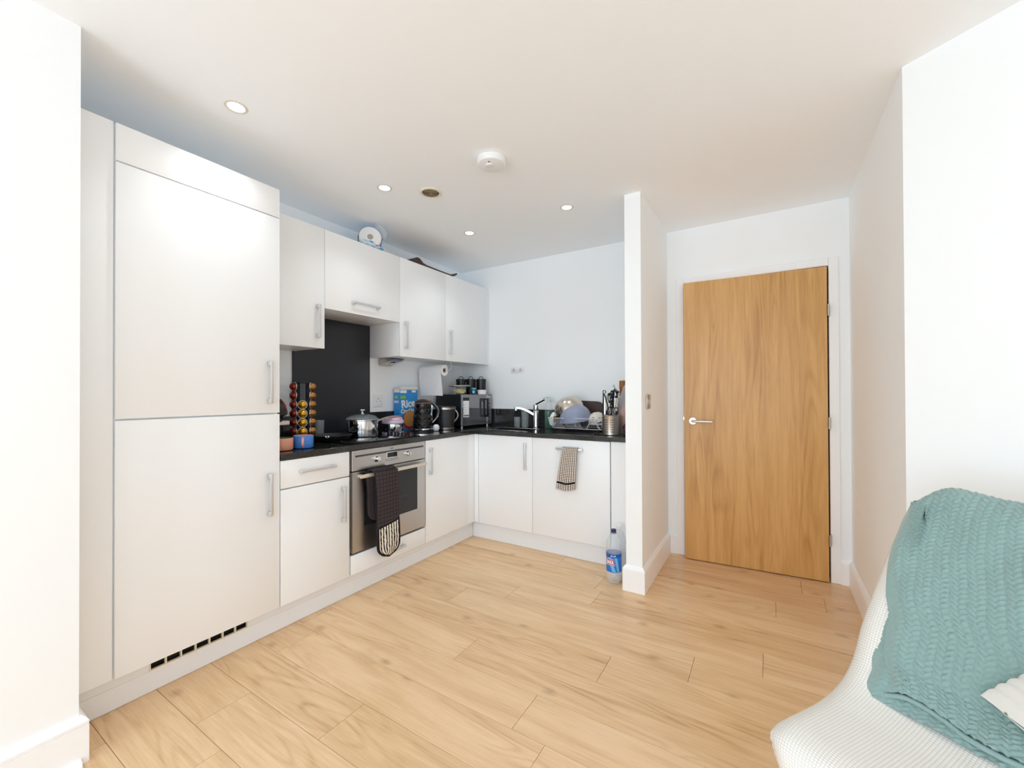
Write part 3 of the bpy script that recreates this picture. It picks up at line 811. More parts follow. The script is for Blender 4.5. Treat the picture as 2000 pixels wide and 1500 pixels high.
hd = V((0.10, 0.99, 0)).normalized()
pts = [V((px_, py_, HZ)) + hd * (0.100 + 0.215 * s) + V((0, 0, 0.093 + 0.034 * math.sin(s * PI * 0.62))) for s in [i / 12 for i in range(13)]]
for a, b in zip(pts, pts[1:]): pass
def flatbar(bm, pts, w, th):
    rows = []
    for i, p in enumerate(pts):
        tn = (pts[min(i + 1, len(pts) - 1)] - pts[max(i - 1, 0)]).normalized(); sd = tn.cross(V((0, 0, 1))).normalized(); up = sd.cross(tn)
        ww = w[i] if isinstance(w, list) else w
        rows.append([bm.verts.new(p + sd * sx * ww / 2 + up * sz * th / 2) for sx, sz in ((-1, -1), (-0.6, -1.4), (0.6, -1.4), (1, -1), (1, 1), (0.6, 1.4), (-0.6, 1.4), (-1, 1))])
    for A, B in zip(rows, rows[1:]):
        for k in range(8): bm.faces.new((A[k], A[(k + 1) % 8], B[(k + 1) % 8], B[k]))
    bm.faces.new(rows[0]); bm.faces.new(rows[-1][::-1])
flatbar(bm, pts, [0.016 + 0.010 * (i / 12) for i in range(13)], 0.007); part('handle', bm, 'steel', t)

qx, qy = -2.41, 2.185
t = thing('small_saucepan', 'small steel pan with lavender bands between the large pan and cereal box', 'saucepan', (qx, qy, ZW1))
part('body', pan_body(qx, qy, ZW1 + 0.014, 0.074, 0.062), 'chrome', t)
bm = BM(); n_ = 12
lathe(bm, [(0.0, 0.0), (0.060, 0.0), (0.080, 0.005), (0.079, 0.012), (0.0, 0.013)], 36, Matrix.Translation((qx, qy, ZW1 + 0.0005))); part('base_ring', bm, 'lavender', t)
bm = BM(); lathe(bm, [(0.0, 0.0765), (0.077, 0.0765), (0.081, 0.080), (0.080, 0.098), (0.074, 0.102), (0, 0.102)], 40, Matrix.Translation((qx, qy, ZW1))); part('lid', bm, 'lavender', t)
bm = BM()
for i in range(8):
    a = i * PI / 4
    tube(bm, [(qx + 0.060 * math.cos(a + s), qy + 0.060 * math.sin(a + s), ZW1 + 0.108 + 0.006 * math.cos(s * 8)) for s in (-0.3, 0, 0.3)], 0.005, 6)
lathe(bm, [(0, 0.1025), (0.070, 0.1035), (0.068, 0.112), (0.064, 0.121), (0.055, 0.124), (0.0, 0.118)], 8, Matrix.Translation((qx, qy, ZW1)))
single('pink_trivet', bm, 'pink', 'pink petal-edged silicone trivet lying on the small pan', 'trivet', (qx, qy, ZW1 + 0.10), smooth=30)

fx, fy = -2.385, 1.655
t = thing('frying_pan', 'black frying pan on the hob beside the capsule rack, handle forward', 'frying pan', (fx, fy, HZ))
bm = BM(); lathe(bm, [(0, 0), (0.095, 0), (0.108, 0.006), (0.122, 0.030), (0.124, 0.031), (0.1235, 0.033), (0.119, 0.032), (0.106, 0.009), (0.094, 0.0035), (0, 0.0035)], 48, Matrix.Translation((fx, fy, HZ + 0.0003))); part('body', bm, 'charcoal', t)
bm = BM(); dv = (V((-2.150, 1.462, 0)) - V((fx, fy, 0))).normalized()
P_ = [V((fx, fy, HZ)) + dv * (0.118 + 0.175 * s) + V((0, 0, 0.022 + 0.026 * s ** 0.8)) for s in [i / 8 for i in range(9)]]
flatbar(bm, P_, [0.020, 0.018, 0.019, 0.021, 0.023, 0.025, 0.026, 0.025, 0.018], 0.013); part('handle', bm, 'black_satin', t)
for s in (0.16, -0.16):
    q = P_[-1] + dv * 0.001 + dv.cross(V((0, 0, 1))) * s * 0.045
    bm = BM(); lathe(bm, [(0, 0), (0.0035, 0), (0.003, 0.002), (0, 0.003)], 10, align(q, dv)); part('rivet', bm, 'chrome', t)

# ------------------------------------------------------------------ coffee corner: mugs, capsule rack, machine, tumbler
def mug(name, label, x, y, r, h, outer, inner, handle_a, handle_mat):
    t = thing(name, label, 'mug', (x, y, ZW1), group='low glazed mugs at the worktop front')
    T = Matrix.Translation((x, y, ZW1 + 0.0003))
    bm = BM(); lathe(bm, [(0, 0), (r - 0.008, 0), (r - 0.002, 0.004), (r, 0.012), (r, h - 0.003), (r - 0.0015, h)], 40, T); part('body', bm, outer, t)
    bm = BM(); lathe(bm, [(r - 0.0015, h), (r - 0.004, h - 0.001), (r - 0.0045, 0.012), (r - 0.014, 0.006), (0, 0.006)], 40, T); part('glazed_inside', bm, inner, t)
    bm = BM(); c, s = math.cos(handle_a), math.sin(handle_a); pts = []
    for i in range(11):
        b = -PI / 2 + PI * i / 10
        rr = r - 0.003 + 0.030 * math.cos(b); zz = h * 0.50 + h * 0.34 * math.sin(b)
        pts.append((x + c * rr, y + s * rr, ZW1 + zz))
    tube(bm, pts, 0.0065, 10); part('handle', bm, handle_mat, t)
mug('mug', 'blue mug with pink handle and pink inside', -2.200, 1.350, 0.052, 0.070, 'blue_glaze', 'pink_glaze', R(-34), 'pink_glaze')
mug('mug', 'terracotta mug with green inside, beside the tall cabinet', -2.200, 1.236, 0.050, 0.066, 'terracotta', 'green_glaze', R(200), 'terracotta')

cxr, cyr = -2.452, 1.500
t = thing('capsule_rack', 'black revolving rack holding round coffee capsules', 'rack', (cxr, cyr, ZW1))
bm = BM(); lathe(bm, [(0, 0), (0.068, 0), (0.068, 0.006), (0.02, 0.012), (0, 0.012)], 32, Matrix.Translation((cxr, cyr, ZW1 + 0.0003))); part('base', bm, 'black_satin', t)
cols = [R(-92), R(-32), R(40), R(88), R(148), R(208)]
for a in cols:
    bm = BM()
    c, s = math.cos(a), math.sin(a); tt = V((-s, c, 0)); o_ = V((cxr + 0.043 * c, cyr + 0.043 * s, 0))
    for sg in (-1, 1):
        q = o_ + tt * 0.027 * sg
        tube(bm, [(q.x, q.y, ZW1 + 0.010), (q.x, q.y, ZW1 + 0.366)], 0.0022, 6)
    tube(bm, [(o_ + tt * 0.027) + V((0, 0, ZW1 + 0.366)), (o_ - tt * 0.027) + V((0, 0, ZW1 + 0.366))], 0.002, 6)
    part('guide_wires', bm, 'black_gloss', t)
bm = BM(); lathe(bm, [(0, 0.366), (0.05, 0.366), (0.05, 0.37), (0, 0.37)], 24, Matrix.Translation((cxr, cyr, ZW1))); lathe(bm, [(0.03, 0.012), (0.03, 0.366), (0.028, 0.366), (0.028, 0.012)], 6, Matrix.Translation((cxr, cyr, ZW1))); part('core', bm, 'black_satin', t)
def capsule(m):
    t = thing('coffee_capsule', 'x', 'capsule', (0, 0, 0), group='round foil coffee capsules in the rack')
    bm = BM(); lathe(bm, [(0.0225, -0.002), (0.0262, -0.002), (0.0270, 0.0), (0.0262, 0.002), (0.0225, 0.002)], 24, Matrix.Rotation(R(90), 4, 'Y')); part('rim', bm, 'satin', t)
    bm = BM(); lathe(bm, [(0.0252, 0.0021)] + [(0.0252 * math.cos(a), 0.0021 + 0.027 * math.sin(a)) for a in [i * PI / 2 / 7 for i in range(1, 7)]] + [(0, 0.0291)], 24, Matrix.Rotation(R(90), 4, 'Y')); part('dome', bm, m, t)
    return t
orders = ['topmost', 'second from the top', 'third from the top', 'third from the bottom', 'second from the bottom', 'lowest']
def column(m, a, rows, word, ords):
    c, s = math.cos(a), math.sin(a); first = None
    for k, (zz, od) in enumerate(zip(rows, ords)):
        loc = (cxr + 0.050 * c, cyr + 0.050 * s, zz)
        lab = '%s %s capsule in its column of the rack' % (od, word)
        if first is None: first = capsule(m); first.location = loc; first.rotation_euler = (0, 0, a); first['label'] = lab
        else: dup(first, loc, a, lab)
zr = [1.238 - 0.0545 * i for i in range(6)]
column('capsule_red', cols[0], zr, 'dark red', orders)
column('capsule_gold', cols[1], [z - 0.002 for z in zr[2:]], 'yellow gold', ['topmost', 'second from the top', 'second from the bottom', 'lowest'])
column('capsule_brown', cols[2], zr, 'bronze brown', orders)

cm = (-2.375, 1.215)
t = thing('coffee_machine', 'black capsule coffee machine mostly hidden by the tall cabinet', 'coffee machine', (cm[0], cm[1], ZW1))
def pr_y(poly, y0, y1):
    bm = BM(); prism(bm, [(x, y0, z) for x, z in poly], (0, y1 - y0, 0)); return bm
prof = [(-2.56, ZW1 + 0.0005), (-2.33, ZW1 + 0.0005), (-2.33, ZW1 + 0.17), (-2.27, ZW1 + 0.185)] + [(-2.42 + 0.15 * math.cos(a), ZW1 + 0.19 + 0.095 * math.sin(a)) for a in [R(q) for q in (0, 15, 30, 45, 60, 75, 90, 110, 130, 150)]] + [(-2.56, ZW1 + 0.2)]
part('body', pr_y(prof, 1.16, 1.300), 'black_satin', t)
bm = BM(); box(bm, (-2.33, 1.17, ZW1 + 0.0005), (-2.262, 1.28, ZW1 + 0.03), 0.004); part('drip_tray', bm, 'black_satin', t)
bm = BM(); box(bm, (-2.33, 1.205, ZW1 + 0.125), (-2.285, 1.325, ZW1 + 0.150), 0.004); part('spout', bm, 'chrome', t)
bm = BM(); tube(bm, [(-2.34, 1.302, ZW1 + 0.27 ), (-2.29, 1.302, ZW1 + 0.235), (-2.272, 1.302, ZW1 + 0.19)], 0.004, 8); part('trim_line', bm, 'red', t)

def tumbler(x, y, r0, r1, h, label, z=ZW1, n=32):
    bm = BM(); lathe(bm, [(0, 0), (r0 - 0.002, 0), (r0, 0.002), (r1, h), (r1 - 0.0022, h), (r0 - 0.002, 0.008), (0, 0.008)], n, Matrix.Translation((x, y, z + 0.0004)))
    return single('tumbler', bm, 'thin_glass', label, 'glass', (x, y, z))
tumbler(-2.552, 1.680, 0.026, 0.030, 0.125, 'clear glass tumbler behind the frying pan by the splashback')

# ------------------------------------------------------------------ cereal box
t = thing('cereal_box', 'tall blue rice crackles cereal box leaning near the socket', 'box', (-2.55, 2.45, ZW1))
BX0, BX1, BY0, BY1, BZ = -2.590, -2.520, 2.358, 2.556, ZW1 + 0.345
bm = BM(); box(bm, (BX0, BY0, ZW1 + 0.0005), (BX1, BY1, BZ), 0.0008); part('carton', bm, 'box_blue', t)
bm = BM(); box(bm, (BX1 - 0.0005, BY0 + 0.002, BZ - 0.012), (BX1 + 0.0008, BY1 - 0.002, BZ + 0.012)); part('top_flap', bm, 'box_cream', t)
bm = BM(); box(bm, (BX0 + 0.002, BY0 - 0.0006, BZ - 0.035), (BX1 - 0.002, BY0 + 0.0004, BZ - 0.001)); part('side_flap', bm, 'box_cream', t)
fpl = lambda y0, z0, k=0.0: (lambda x, y, z: (BX1 + 0.0006 + z, BY0 + y0 + x * math.cos(k) - y * math.sin(k), ZW1 + z0 + y * math.cos(k) + x * math.sin(k)))
part('lettering', lettering('Rice', 0.088, fpl(0.016, 0.182, 0.10), bold=0.003), 'label_white', t, None)
part('lettering', lettering('Crackles', 0.046, fpl(0.010, 0.140, 0.07), bold=0.0016), 'label_white', t, None)
part('lettering', lettering('RICE', 0.026, lambda x, y, z: (BX0 + 0.006 + x * 0.9, BY0 - 0.0006 - z, ZW1 + 0.225 + y), bold=0.001), 'label_white', t, None)
bm = BM(); box(bm, (BX1, BY0 + 0.004, BZ - 0.040), (BX1 + 0.0008, BY0 + 0.072, BZ - 0.016)); box(bm, (BX1, BY0 + 0.13, BZ - 0.035), (BX1 + 0.0008, BY0 + 0.175, BZ - 0.018)); part('white_panel', bm, 'label_white', t, kind='stuff')
bm = BM(); box(bm, (BX1, BY0 + 0.006, BZ - 0.088), (BX1 + 0.001, BY0 + 0.062, BZ - 0.062), 0.0004); part('green_badge', bm, 'green_label', t)
bm = BM(); box(bm, (BX0 + 0.010, BY0 - 0.001, BZ - 0.085), (BX0 + 0.048, BY0, BZ - 0.060)); part('green_badge', bm, 'green_label', t)
Tc = align((BX1 + 0.0002, BY0 + 0.105, ZW1 + 0.085), (1, 0, 0))
bm = BM(); lathe(bm, [(0, 0.0003), (0.078, 0.0003), (0.078, 0.0010), (0, 0.0010)], 40, Tc); part('bowl_print', bm, 'red', t)
bm = BM(); lathe(bm, [(0, 0.0011), (0.066, 0.0011), (0.066, 0.0016), (0, 0.0016)], 40, Matrix.Translation((0, 0, 0.010)) @ Tc); part('cereal_print', bm, 'cereal', t)

# ------------------------------------------------------------------ kettle
kx, ky = -2.345, 2.432
t = thing('kettle', 'black kettle with a diamond-faceted body and chrome-trimmed handle', 'kettle', (kx, ky, ZW1))
Tk = Matrix.Translation((kx, ky, ZW1))
bm = BM(); lathe(bm, [(0, 0.0005), (0.083, 0.0005), (0.083, 0.012), (0.076, 0.016), (0, 0.016)], 40, Tk); part('power_base', bm, 'black_satin', t)
bm = BM(); lathe(bm, [(0, 0.0165), (0.082, 0.0165), (0.082, 0.026), (0.078, 0.028), (0, 0.028)], 40, Tk); part('chrome_ring', bm, 'chrome', t)
bm = BM(); nseg, nrow = 11, 10; rings = []
for j in range(nrow):
    z = 0.028 + 0.195 * j / (nrow - 1); r0_ = 0.079 - 0.016 * (j / (nrow - 1)) ** 1.2; ring = []
    for i in range(nseg):
        a = 2 * PI * (i + 0.5 * (j % 2)) / nseg; r = r0_; ring.append(bm.verts.new(Tk @ V((r * math.cos(a), r * math.sin(a), z))))
    rings.append(ring)
for j in range(nrow - 1):
    A, B = rings[j], rings[j + 1]
    for i in range(nseg):
        k = (i + 1) % nseg
        if j % 2 == 0: bm.faces.new((A[i], A[k], B[i])); bm.faces.new((A[k], B[k], B[i]))
        else: bm.faces.new((A[i], B[k], B[i])); bm.faces.new((A[i], A[k], B[k]))
bm.faces.new(rings[0][::-1]); bm.faces.new(rings[-1])
part('body', bm, 'black_gloss', t, smooth=None)
bm = BM(); lathe(bm, [(0.064, 0.2235), (0.061, 0.236), (0.040, 0.250), (0.012, 0.256), (0, 0.257)], 32, Tk); part('lid', bm, 'black_satin', t)
bm = BM(); lathe(bm, [(0.0645, 0.221), (0.0655, 0.226), (0.062, 0.2285)], 32, Tk); part('lid_rim', bm, 'wood_handle', t)
hd = V((0.62, 0.78, 0)).normalized()
arc = [hd * (0.055 + 0.068 * math.sin(s * PI) ** 0.75) + V((0, 0, 0.236 - 0.175 * s)) for s in [i / 14 for i in range(15)]]
bm = BM(); tube(bm, [V((kx, ky, ZW1)) + p for p in arc], [0.011] * 15, 10); part('handle', bm, 'black_satin', t)
bm = BM(); sd = hd.cross(V((0, 0, 1)))
for sg in (1,): tube(bm, [V((kx, ky, ZW1)) + p + sd * 0.0095 * sg + hd * 0.004 for p in arc], 0.0032, 6)
tube(bm, [V((kx, ky, ZW1)) + hd * 0.072 + sd * 0.010 + V((0, 0, 0.205 - 0.15 * i / 4)) for i in range(5)], 0.003, 6)
part('chrome_trim', bm, 'chrome', t, kind='stuff')
bm = BM(); lathe(bm, [(0, 0.0), (0.024, 0.004), (0.034, 0.025), (0.031, 0.048), (0.018, 0.062), (0, 0.066)], 24, Matrix.Translation((-2.267, 2.502, ZW1 + 0.0005)) @ Matrix.Scale(0.82, 4))
single('white_egg_shape', bm, 'white_plastic', 'small white egg-shaped object behind the kettle handle', 'ornament', (-2.267, 2.502, ZW1))  # unidentified white item, built as a plain egg shape

# ------------------------------------------------------------------ dark steel tankard
mx, my = -2.300, 2.655
t = thing('tankard', 'dark lidded metal jar with steel bands in front of the microwave', 'jar', (mx, my, ZW1))
Tm = Matrix.Translation((mx, my, ZW1)) @ Matrix.Diagonal((1.12, 1.12, 1.0, 1.0))
bm = BM(); lathe(bm, [(0, 0.020), (0.062, 0.020), (0.073, 0.168), (0.0, 0.168)], 40, Tm); part('body', bm, 'charcoal', t)
bm = BM(); lathe(bm, [(0, 0.004), (0.064, 0.004), (0.0655, 0.0195), (0, 0.0195)], 40, Tm); part('lower_band', bm, 'steel', t)
bm = BM(); lathe(bm, [(0, 0.0005), (0.058, 0.0005), (0.058, 0.0038), (0, 0.0038)], 40, Tm); part('foot', bm, 'black_rubber', t)
bm = BM(); lathe(bm, [(0.0, 0.1682), (0.0745, 0.1682), (0.0755, 0.184), (0.0, 0.184)], 40, Tm); part('upper_band', bm, 'steel', t)
bm = BM(); lathe(bm, [(0, 0.1842), (0.074, 0.1842), (0.073, 0.194), (0.066, 0.197), (0, 0.197)], 40, Tm); part('lid', bm, 'charcoal', t)
bm = BM(); hd = V((0.80, 0.60, 0))
tube(bm, [V((mx, my, ZW1)) + hd * (0.066 + 0.036 * math.sin(s * PI)) + V((0, 0, 0.175 - 0.115 * s)) for s in [i / 10 for i in range(11)]], 0.0065, 8); part('handle', bm, 'steel', t)

# ------------------------------------------------------------------ microwave, turned a little out of the corner
th = R(4); A_ = V((-2.255, 2.815, 0)); uy = V((math.sin(th), math.cos(th), 0)); ux = V((math.cos(th), -math.sin(th), 0))
Tw = Matrix((ux, uy, V((0, 0, 1)))).transposed().to_4x4(); Tw.translation = A_ + V((0, 0, ZW1))    # local x out of the front, y to the right along it
MW, MD, MZ0, MZ1 = 0.410, 0.315, 0.016, 0.292
t = thing('microwave', 'black microwave with a mirrored door and D-shaped handle in the corner', 'microwave', tuple(A_)[:2] + (ZW1,))
bm = BM(); box(bm, (-MD, 0, MZ0), (-0.021, MW, MZ1), 0.003, Tw, 2); part('casing', bm, 'black_satin', t)
bm = BM(); box(bm, (-0.020, 0.0, MZ0), (0, 0.342, MZ1), 0.002, Tw); 
M['mirror_black'] = mat('mirrored_black_glass', rgb(150, 150, 152), 0.05, 0.75)
md = part('door', bm, 'mirror_black', t)
bm = BM(); box(bm, (-0.020, 0.344, MZ0), (0, MW, MZ1), 0.002, Tw); cpn = part('control_panel', bm, 'mirror_black', t)
bm = BM(); box(bm, (0.0002, 0.356, 0.262), (0.0012, 0.398, 0.270), 0, Tw); part('white_marking', bm, 'label_white', cpn)
for i in range(5):
    bm = BM(); lathe(bm, [(0, 0.0003), (0.006, 0.0003), (0.006, 0.002), (0, 0.002)], 12, Tw @ align((0, 0.378, 0.205 - 0.032 * i), (1, 0, 0))); part('button', bm, 'charcoal', cpn)
bm = BM()
for a, b in (((0.268, 0.085), (0.283, 0.255)), ((0.320, 0.085), (0.335, 0.255)), ((0.283, 0.240), (0.320, 0.255)), ((0.283, 0.085), (0.320, 0.100))):
    box(bm, (0.018, a[0], a[1]), (0.028, b[0], b[1]), 0, Tw)
box(bm, (0, 0.270, 0.226), (0.018, 0.280, 0.236), 0, Tw); box(bm, (0, 0.270, 0.10), (0.018, 0.280, 0.11), 0, Tw)
part('handle', bm, 'black_satin', md)
bm = BM(); box(bm, (0.0003, 0.018, 0.092), (0.0010, 0.092, 0.262), 0, Tw); st = part('energy_label', bm, 'label_white', md)
bm = BM(); box(bm, (0.0003, 0.016, 0.236), (0.0016, 0.094, 0.264), 0, Tw); part('label_header', bm, 'charcoal', md)
bm = BM()
for i in range(5): box(bm, (0.0012, 0.026 + 0.013 * i, 0.100), (0.0016, 0.035 + 0.013 * i, 0.113), 0, Tw)
for i in range(4): box(bm, (0.0012, 0.024, 0.130 + 0.022 * i), (0.0016, 0.031, 0.137 + 0.022 * i), 0, Tw)
part('label_print', bm, 'black_satin', md, kind='stuff')
for x, y in ((-0.03, 0.03), (-0.03, MW - 0.03), (-MD + 0.03, 0.03), (-MD + 0.03, MW - 0.03)):
    bm = BM(); lathe(bm, [(0, 0.0005), (0.012, 0.0005), (0.013, MZ0), (0, MZ0)], 16, Tw @ Matrix.Translation((x, y, 0))); part('foot', bm, 'satin', t)
MT = ZW1 + MZ1
# on top of the microwave
def canister(x, y, r=0.0445, h=0.142):
    t = thing('canister', 'x', 'canister', (x, y, MT), group='black lidded canisters on the microwave')
    T = Matrix.Translation((x, y, MT + 0.0004))
    bm = BM(); lathe(bm, [(0, 0), (r, 0), (r, h * 0.80), (0, h * 0.80)], 32, T); part('body', bm, 'black_satin', t)
    bm = BM(); lathe(bm, [(0, h * 0.802), (r + 0.002, h * 0.802), (r + 0.002, h * 0.97), (r - 0.002, h), (0, h)], 32, T); part('lid', bm, 'black_satin', t)
    bm = BM(); tube(bm, [(x + 0.6 * 0.022 * math.cos(a) , y + 0.8 * 0.022 * math.cos(a), MT + h + 0.024 * math.sin(a)) for a in [PI * i / 10 for i in range(11)]], 0.003, 6); part('lid_handle', bm, 'black_satin', t)
    return t
c0 = canister(-2.445, 3.040); c0['label'] = 'black canister behind the lidded glass bowl on the microwave'
dup(c0, (-2.384, 3.112, MT), None, 'middle one of the three black canisters on the microwave')
dup(c0, (-2.305, 3.167, MT), None, 'black canister behind the white tub on the microwave')
gx, gy = -2.318, 2.860
t = thing('glass_bowl', 'glass bowl of chopped yellow food under a flat lid on the microwave', 'bowl', (gx, gy, MT))
Tg = Matrix.Translation((gx, gy, MT + 0.0004))
bm = BM(); lathe(bm, [(0, 0), (0.044, 0), (0.060, 0.020), (0.063, 0.066), (0.060, 0.066), (0.057, 0.022), (0.042, 0.004), (0, 0.004)], 40, Tg); part('bowl', bm, 'thin_glass', t)
bm = BM(); rr = random.Random(4)
for i in range(70):
    a, q = rr.random() * 2 * PI, math.sqrt(rr.random()) * 0.044; s = 0.007 + rr.random() * 0.005
    box(bm, (-s, -s * 0.6, -s * 0.5), (s, s * 0.6, s * 0.5), 0, Matrix.Translation((gx + q * math.cos(a), gy + q * math.sin(a), MT + 0.014 + rr.random() * 0.027)) @ Matrix.Rotation(rr.random() * 6, 4, V((rr.random(), rr.random(), 1))))
part('chopped_food', bm, 'yellow_food', t, None, kind='stuff')
bm = BM(); lathe(bm, [(0, 0.0665), (0.080, 0.0665), (0.098, 0.073), (0.097, 0.077), (0, 0.078)], 40, Tg); part('lid', bm, 'satin', t)
bm = BM(); dd = V((0.85, 0.5, 0)).normalized(); flatbar(bm, [V((gx, gy, MT + 0.0815)) + dd * q for q in (0.02, 0.05, 0.08, 0.098)], 0.010, 0.006)
single('spreader', bm, 'black_satin', 'short black utensil handle lying on the bowl lid', 'utensil', (gx, gy, MT + 0.08))
bx, by = -2.232, 2.955
t = thing('rub_jar', 'small blue jar with a turquoise cap on the microwave', 'jar', (bx, by, MT)); Tb = Matrix.Translation((bx, by, MT + 0.0004))
bm = BM(); lathe(bm, [(0, 0), (0.019, 0), (0.020, 0.004), (0.020, 0.036), (0.016, 0.041), (0, 0.041)], 28, Tb); part('jar', bm, 'navy_plastic', t)
M['turquoise'] = mat('turquoise_cap', rgb(56, 178, 168), 0.4)
bm = BM(); lathe(bm, [(0, 0.0412), (0.0205, 0.0412), (0.0205, 0.056), (0.018, 0.058), (0, 0.058)], 28, Tb); part('cap', bm, 'turquoise', t)
bm = BM(); lathe(bm, [(0.0203, 0.010), (0.0203, 0.033)], 12, Tb, R(-95), R(-25)); part('label', bm, 'label_light', t)
bx, by = -2.205, 3.040
bm = BM(); lathe(bm, [(0, 0), (0.038, 0), (0.042, 0.034), (0.045, 0.036), (0.045, 0.039), (0, 0.040)], 36, Matrix.Translation((bx, by, MT + 0.0004)))
single('white_tub', bm, 'white_plastic', 'round white tub at the front right of the microwave top', 'tub', (bx, by, MT))

# ------------------------------------------------------------------ kitchen roll under the wall cabinets
ky_, kz_, kx0, kx1 = 2.672, 1.388, -2.575, -2.325
t = thing('kitchen_roll', 'white kitchen roll on a wire holder under the wall cabinets', 'kitchen roll', (-2.45, ky_, kz_))
Tr = Matrix.Translation((kx0, ky_, kz_)) @ Matrix.Rotation(R(90), 4, 'Y'); ln = kx1 - kx0
bm = BM(); lathe(bm, [(0.020, 0), (0.045, 0), (0.046, 0.002), (0.046, ln - 0.002), (0.045, ln), (0.020, ln), (0.020, 0)], 40, Tr); part('roll', bm, 'paper', t)
bm = BM(); lathe(bm, [(0.0195, 0.001), (0.0198, ln - 0.001), (0.018, ln - 0.001), (0.018, 0.001)], 28, Tr); part('core', bm, 'cardboard', t)
def drop(u, v):
    x = kx0 + 0.002 + (kx1 - kx0 - 0.004) * u
    if v < 0.25:
        a = R(90) + R(90) * (v / 0.25); return (x, ky_ + 0.0475 * math.cos(a), kz_ + 0.0475 * math.sin(a))
    q = (v - 0.25) / 0.75
    return (x + 0.010 * q + 0.012 * q * u, ky_ - 0.0475 + 0.004 * math.sin(u * 5 + q * 4) * q, kz_ - 0.215 * q + 0.004 * q * math.sin(u * 3))
bm = BM(); sheet(bm, drop, 16, 30, uvl=True, thick=0.0008); part('loose_sheet', bm, 'paper', t, 60)
bm = BM(); tube(bm, [(kx0 - 0.01, ky_, kz_), (kx1 + 0.012, ky_, kz_), (kx1 + 0.024, ky_ + 0.02, kz_ - 0.004), (kx1 + 0.022, ky_ + 0.06, kz_ + 0.02), (kx1 + 0.010, ky_ + 0.085, kz_ + 0.050), (kx1 + 0.0, ky_ + 0.075, ZU0 - 0.001)], 0.002, 6)
tube(bm, [(kx1 + 0.012, ky_, kz_), (kx1 + 0.016, ky_ + 0.015, kz_ + 0.030), (kx1, ky_ + 0.01, ZU0 - 0.001)], 0.002, 6); part('wire_holder', bm, 'chrome', t)

# ------------------------------------------------------------------ sockets and switch
def plate(t, c, along, out, w, h, m, d=0.008):
    along, out = V(along), V(out); T = Matrix((along, V((0, 0, 1)), out)).transposed().to_4x4(); T.translation = V(c)
    bm = BM(); box(bm, (-w / 2, -h / 2, 0.0003), (w / 2, h / 2, d), 0.002, T, 2); part('face_plate', bm, m, t); return T
t = thing('socket', 'white single plug socket on the wall beside the splashback', 'socket', (XL, 2.209, 1.137))
T = plate(t, (XL, 2.209, 1.138), (0, 1, 0), (1, 0, 0), 0.092, 0.096, 'white_plastic')
bm = BM(); box(bm, (-0.0035, 0.012, 0.008), (0.0035, 0.021, 0.0084), 0, T); box(bm, (-0.022, -0.007, 0.008), (-0.013, -0.002, 0.0084), 0, T); box(bm, (0.013, -0.007, 0.008), (0.022, -0.002, 0.0084), 0, T)
part('pin_holes', bm, 'charcoal', t, kind='stuff')
bm = BM(); box(bm, (-0.010, -0.034, 0.0082), (0.010, -0.020, 0.0115), 0.001, T); part('rocker', bm, 'white_plastic', t)
t = thing('double_socket', 'white double faceplate on the end wall right of the corner', 'socket', (-1.96, YB, 1.415))
T = plate(t, (-1.960, YB, 1.413), (1, 0, 0), (0, -1, 0), 0.142, 0.058, 'white_plastic')
for x in (-0.036, 0.036):
    bm = BM(); lathe(bm, [(0, 0.0082), (0.014, 0.0082), (0.014, 0.011), (0.006, 0.012), (0.006, 0.009), (0, 0.009)], 20, T @ Matrix.Translation((x, -0.004, 0))); part('aerial_outlet', bm, 'satin', t)
t = thing('light_switch', 'metal light switch on the hall side of the partition', 'switch', (-0.6442, 2.652, 1.135))
T = plate(t, (-0.6442, 2.652, 1.136), (0, 1, 0), (1, 0, 0), 0.088, 0.088, 'steel', 0.009)
for x in (-0.016, 0.016):
    bm = BM(); box(bm, (x - 0.008, -0.015, 0.0092), (x + 0.008, 0.015, 0.014), 0.002, T); part('rocker', bm, 'satin', t)

# ------------------------------------------------------------------ tap, glasses, soap
tx, ty = -1.690, 3.112
t = thing('tap', 'chrome mixer tap with a curved spout and a top lever', 'tap', (tx, ty, ZW1))
Tt = Matrix.Translation((tx, ty, ZW1))
bm = BM(); lathe(bm, [(0, 0.0003), (0.027, 0.0003), (0.027, 0.004), (0.0225, 0.006), (0.0225, 0.150), (0.0215, 0.152), (0.0225, 0.154), (0.0225, 0.198), (0.021, 0.202), (0, 0.203)], 32, Tt); part('body', bm, 'chrome', t)
bm = BM(); sp = V((-0.93, -0.36, 0)).normalized()
pts = [V((tx, ty, ZW1)) + sp * (0.018 + 0.155 * s) + V((0, 0, 0.118 + 0.055 * math.sin(s * PI * 0.55))) for s in [i / 12 for i in range(13)]]
flatbar(bm, pts, [0.024 - 0.004 * i / 12 for i in range(13)], 0.014); part('spout', bm, 'chrome', t)
bm = BM(); lathe(bm, [(0, 0), (0.014, 0), (0.014, 0.030), (0, 0.030)], 24, Matrix.Translation(pts[-1] + V((0, 0, -0.021)))); part('nozzle', bm, 'chrome', t)
bm = BM(); lv = V((0.9, -0.1, 0)).normalized()
flatbar(bm, [V((tx, ty, ZW1 + 0.204)) + lv * q + V((0, 0, 0.45 * q)) for q in (0.0, 0.03, 0.06, 0.088)], [0.014, 0.012, 0.010, 0.009], 0.008); part('lever', bm, 'black_gloss', t)
tumbler(-1.805, 3.125, 0.030, 0.036, 0.150, 'tall clear glass standing behind the spout, beside the tap body')
tumbler(-1.875, 3.110, 0.027, 0.030, 0.092, 'short clear glass under the end of the tap spout')
sx_, sy_ = -1.592, 3.165
t = thing('soap_bottle', 'clear pump bottle half full of green washing-up liquid', 'bottle', (sx_, sy_, ZW1))
Ts = Matrix.Translation((sx_, sy_, ZW1 + 0.0004))
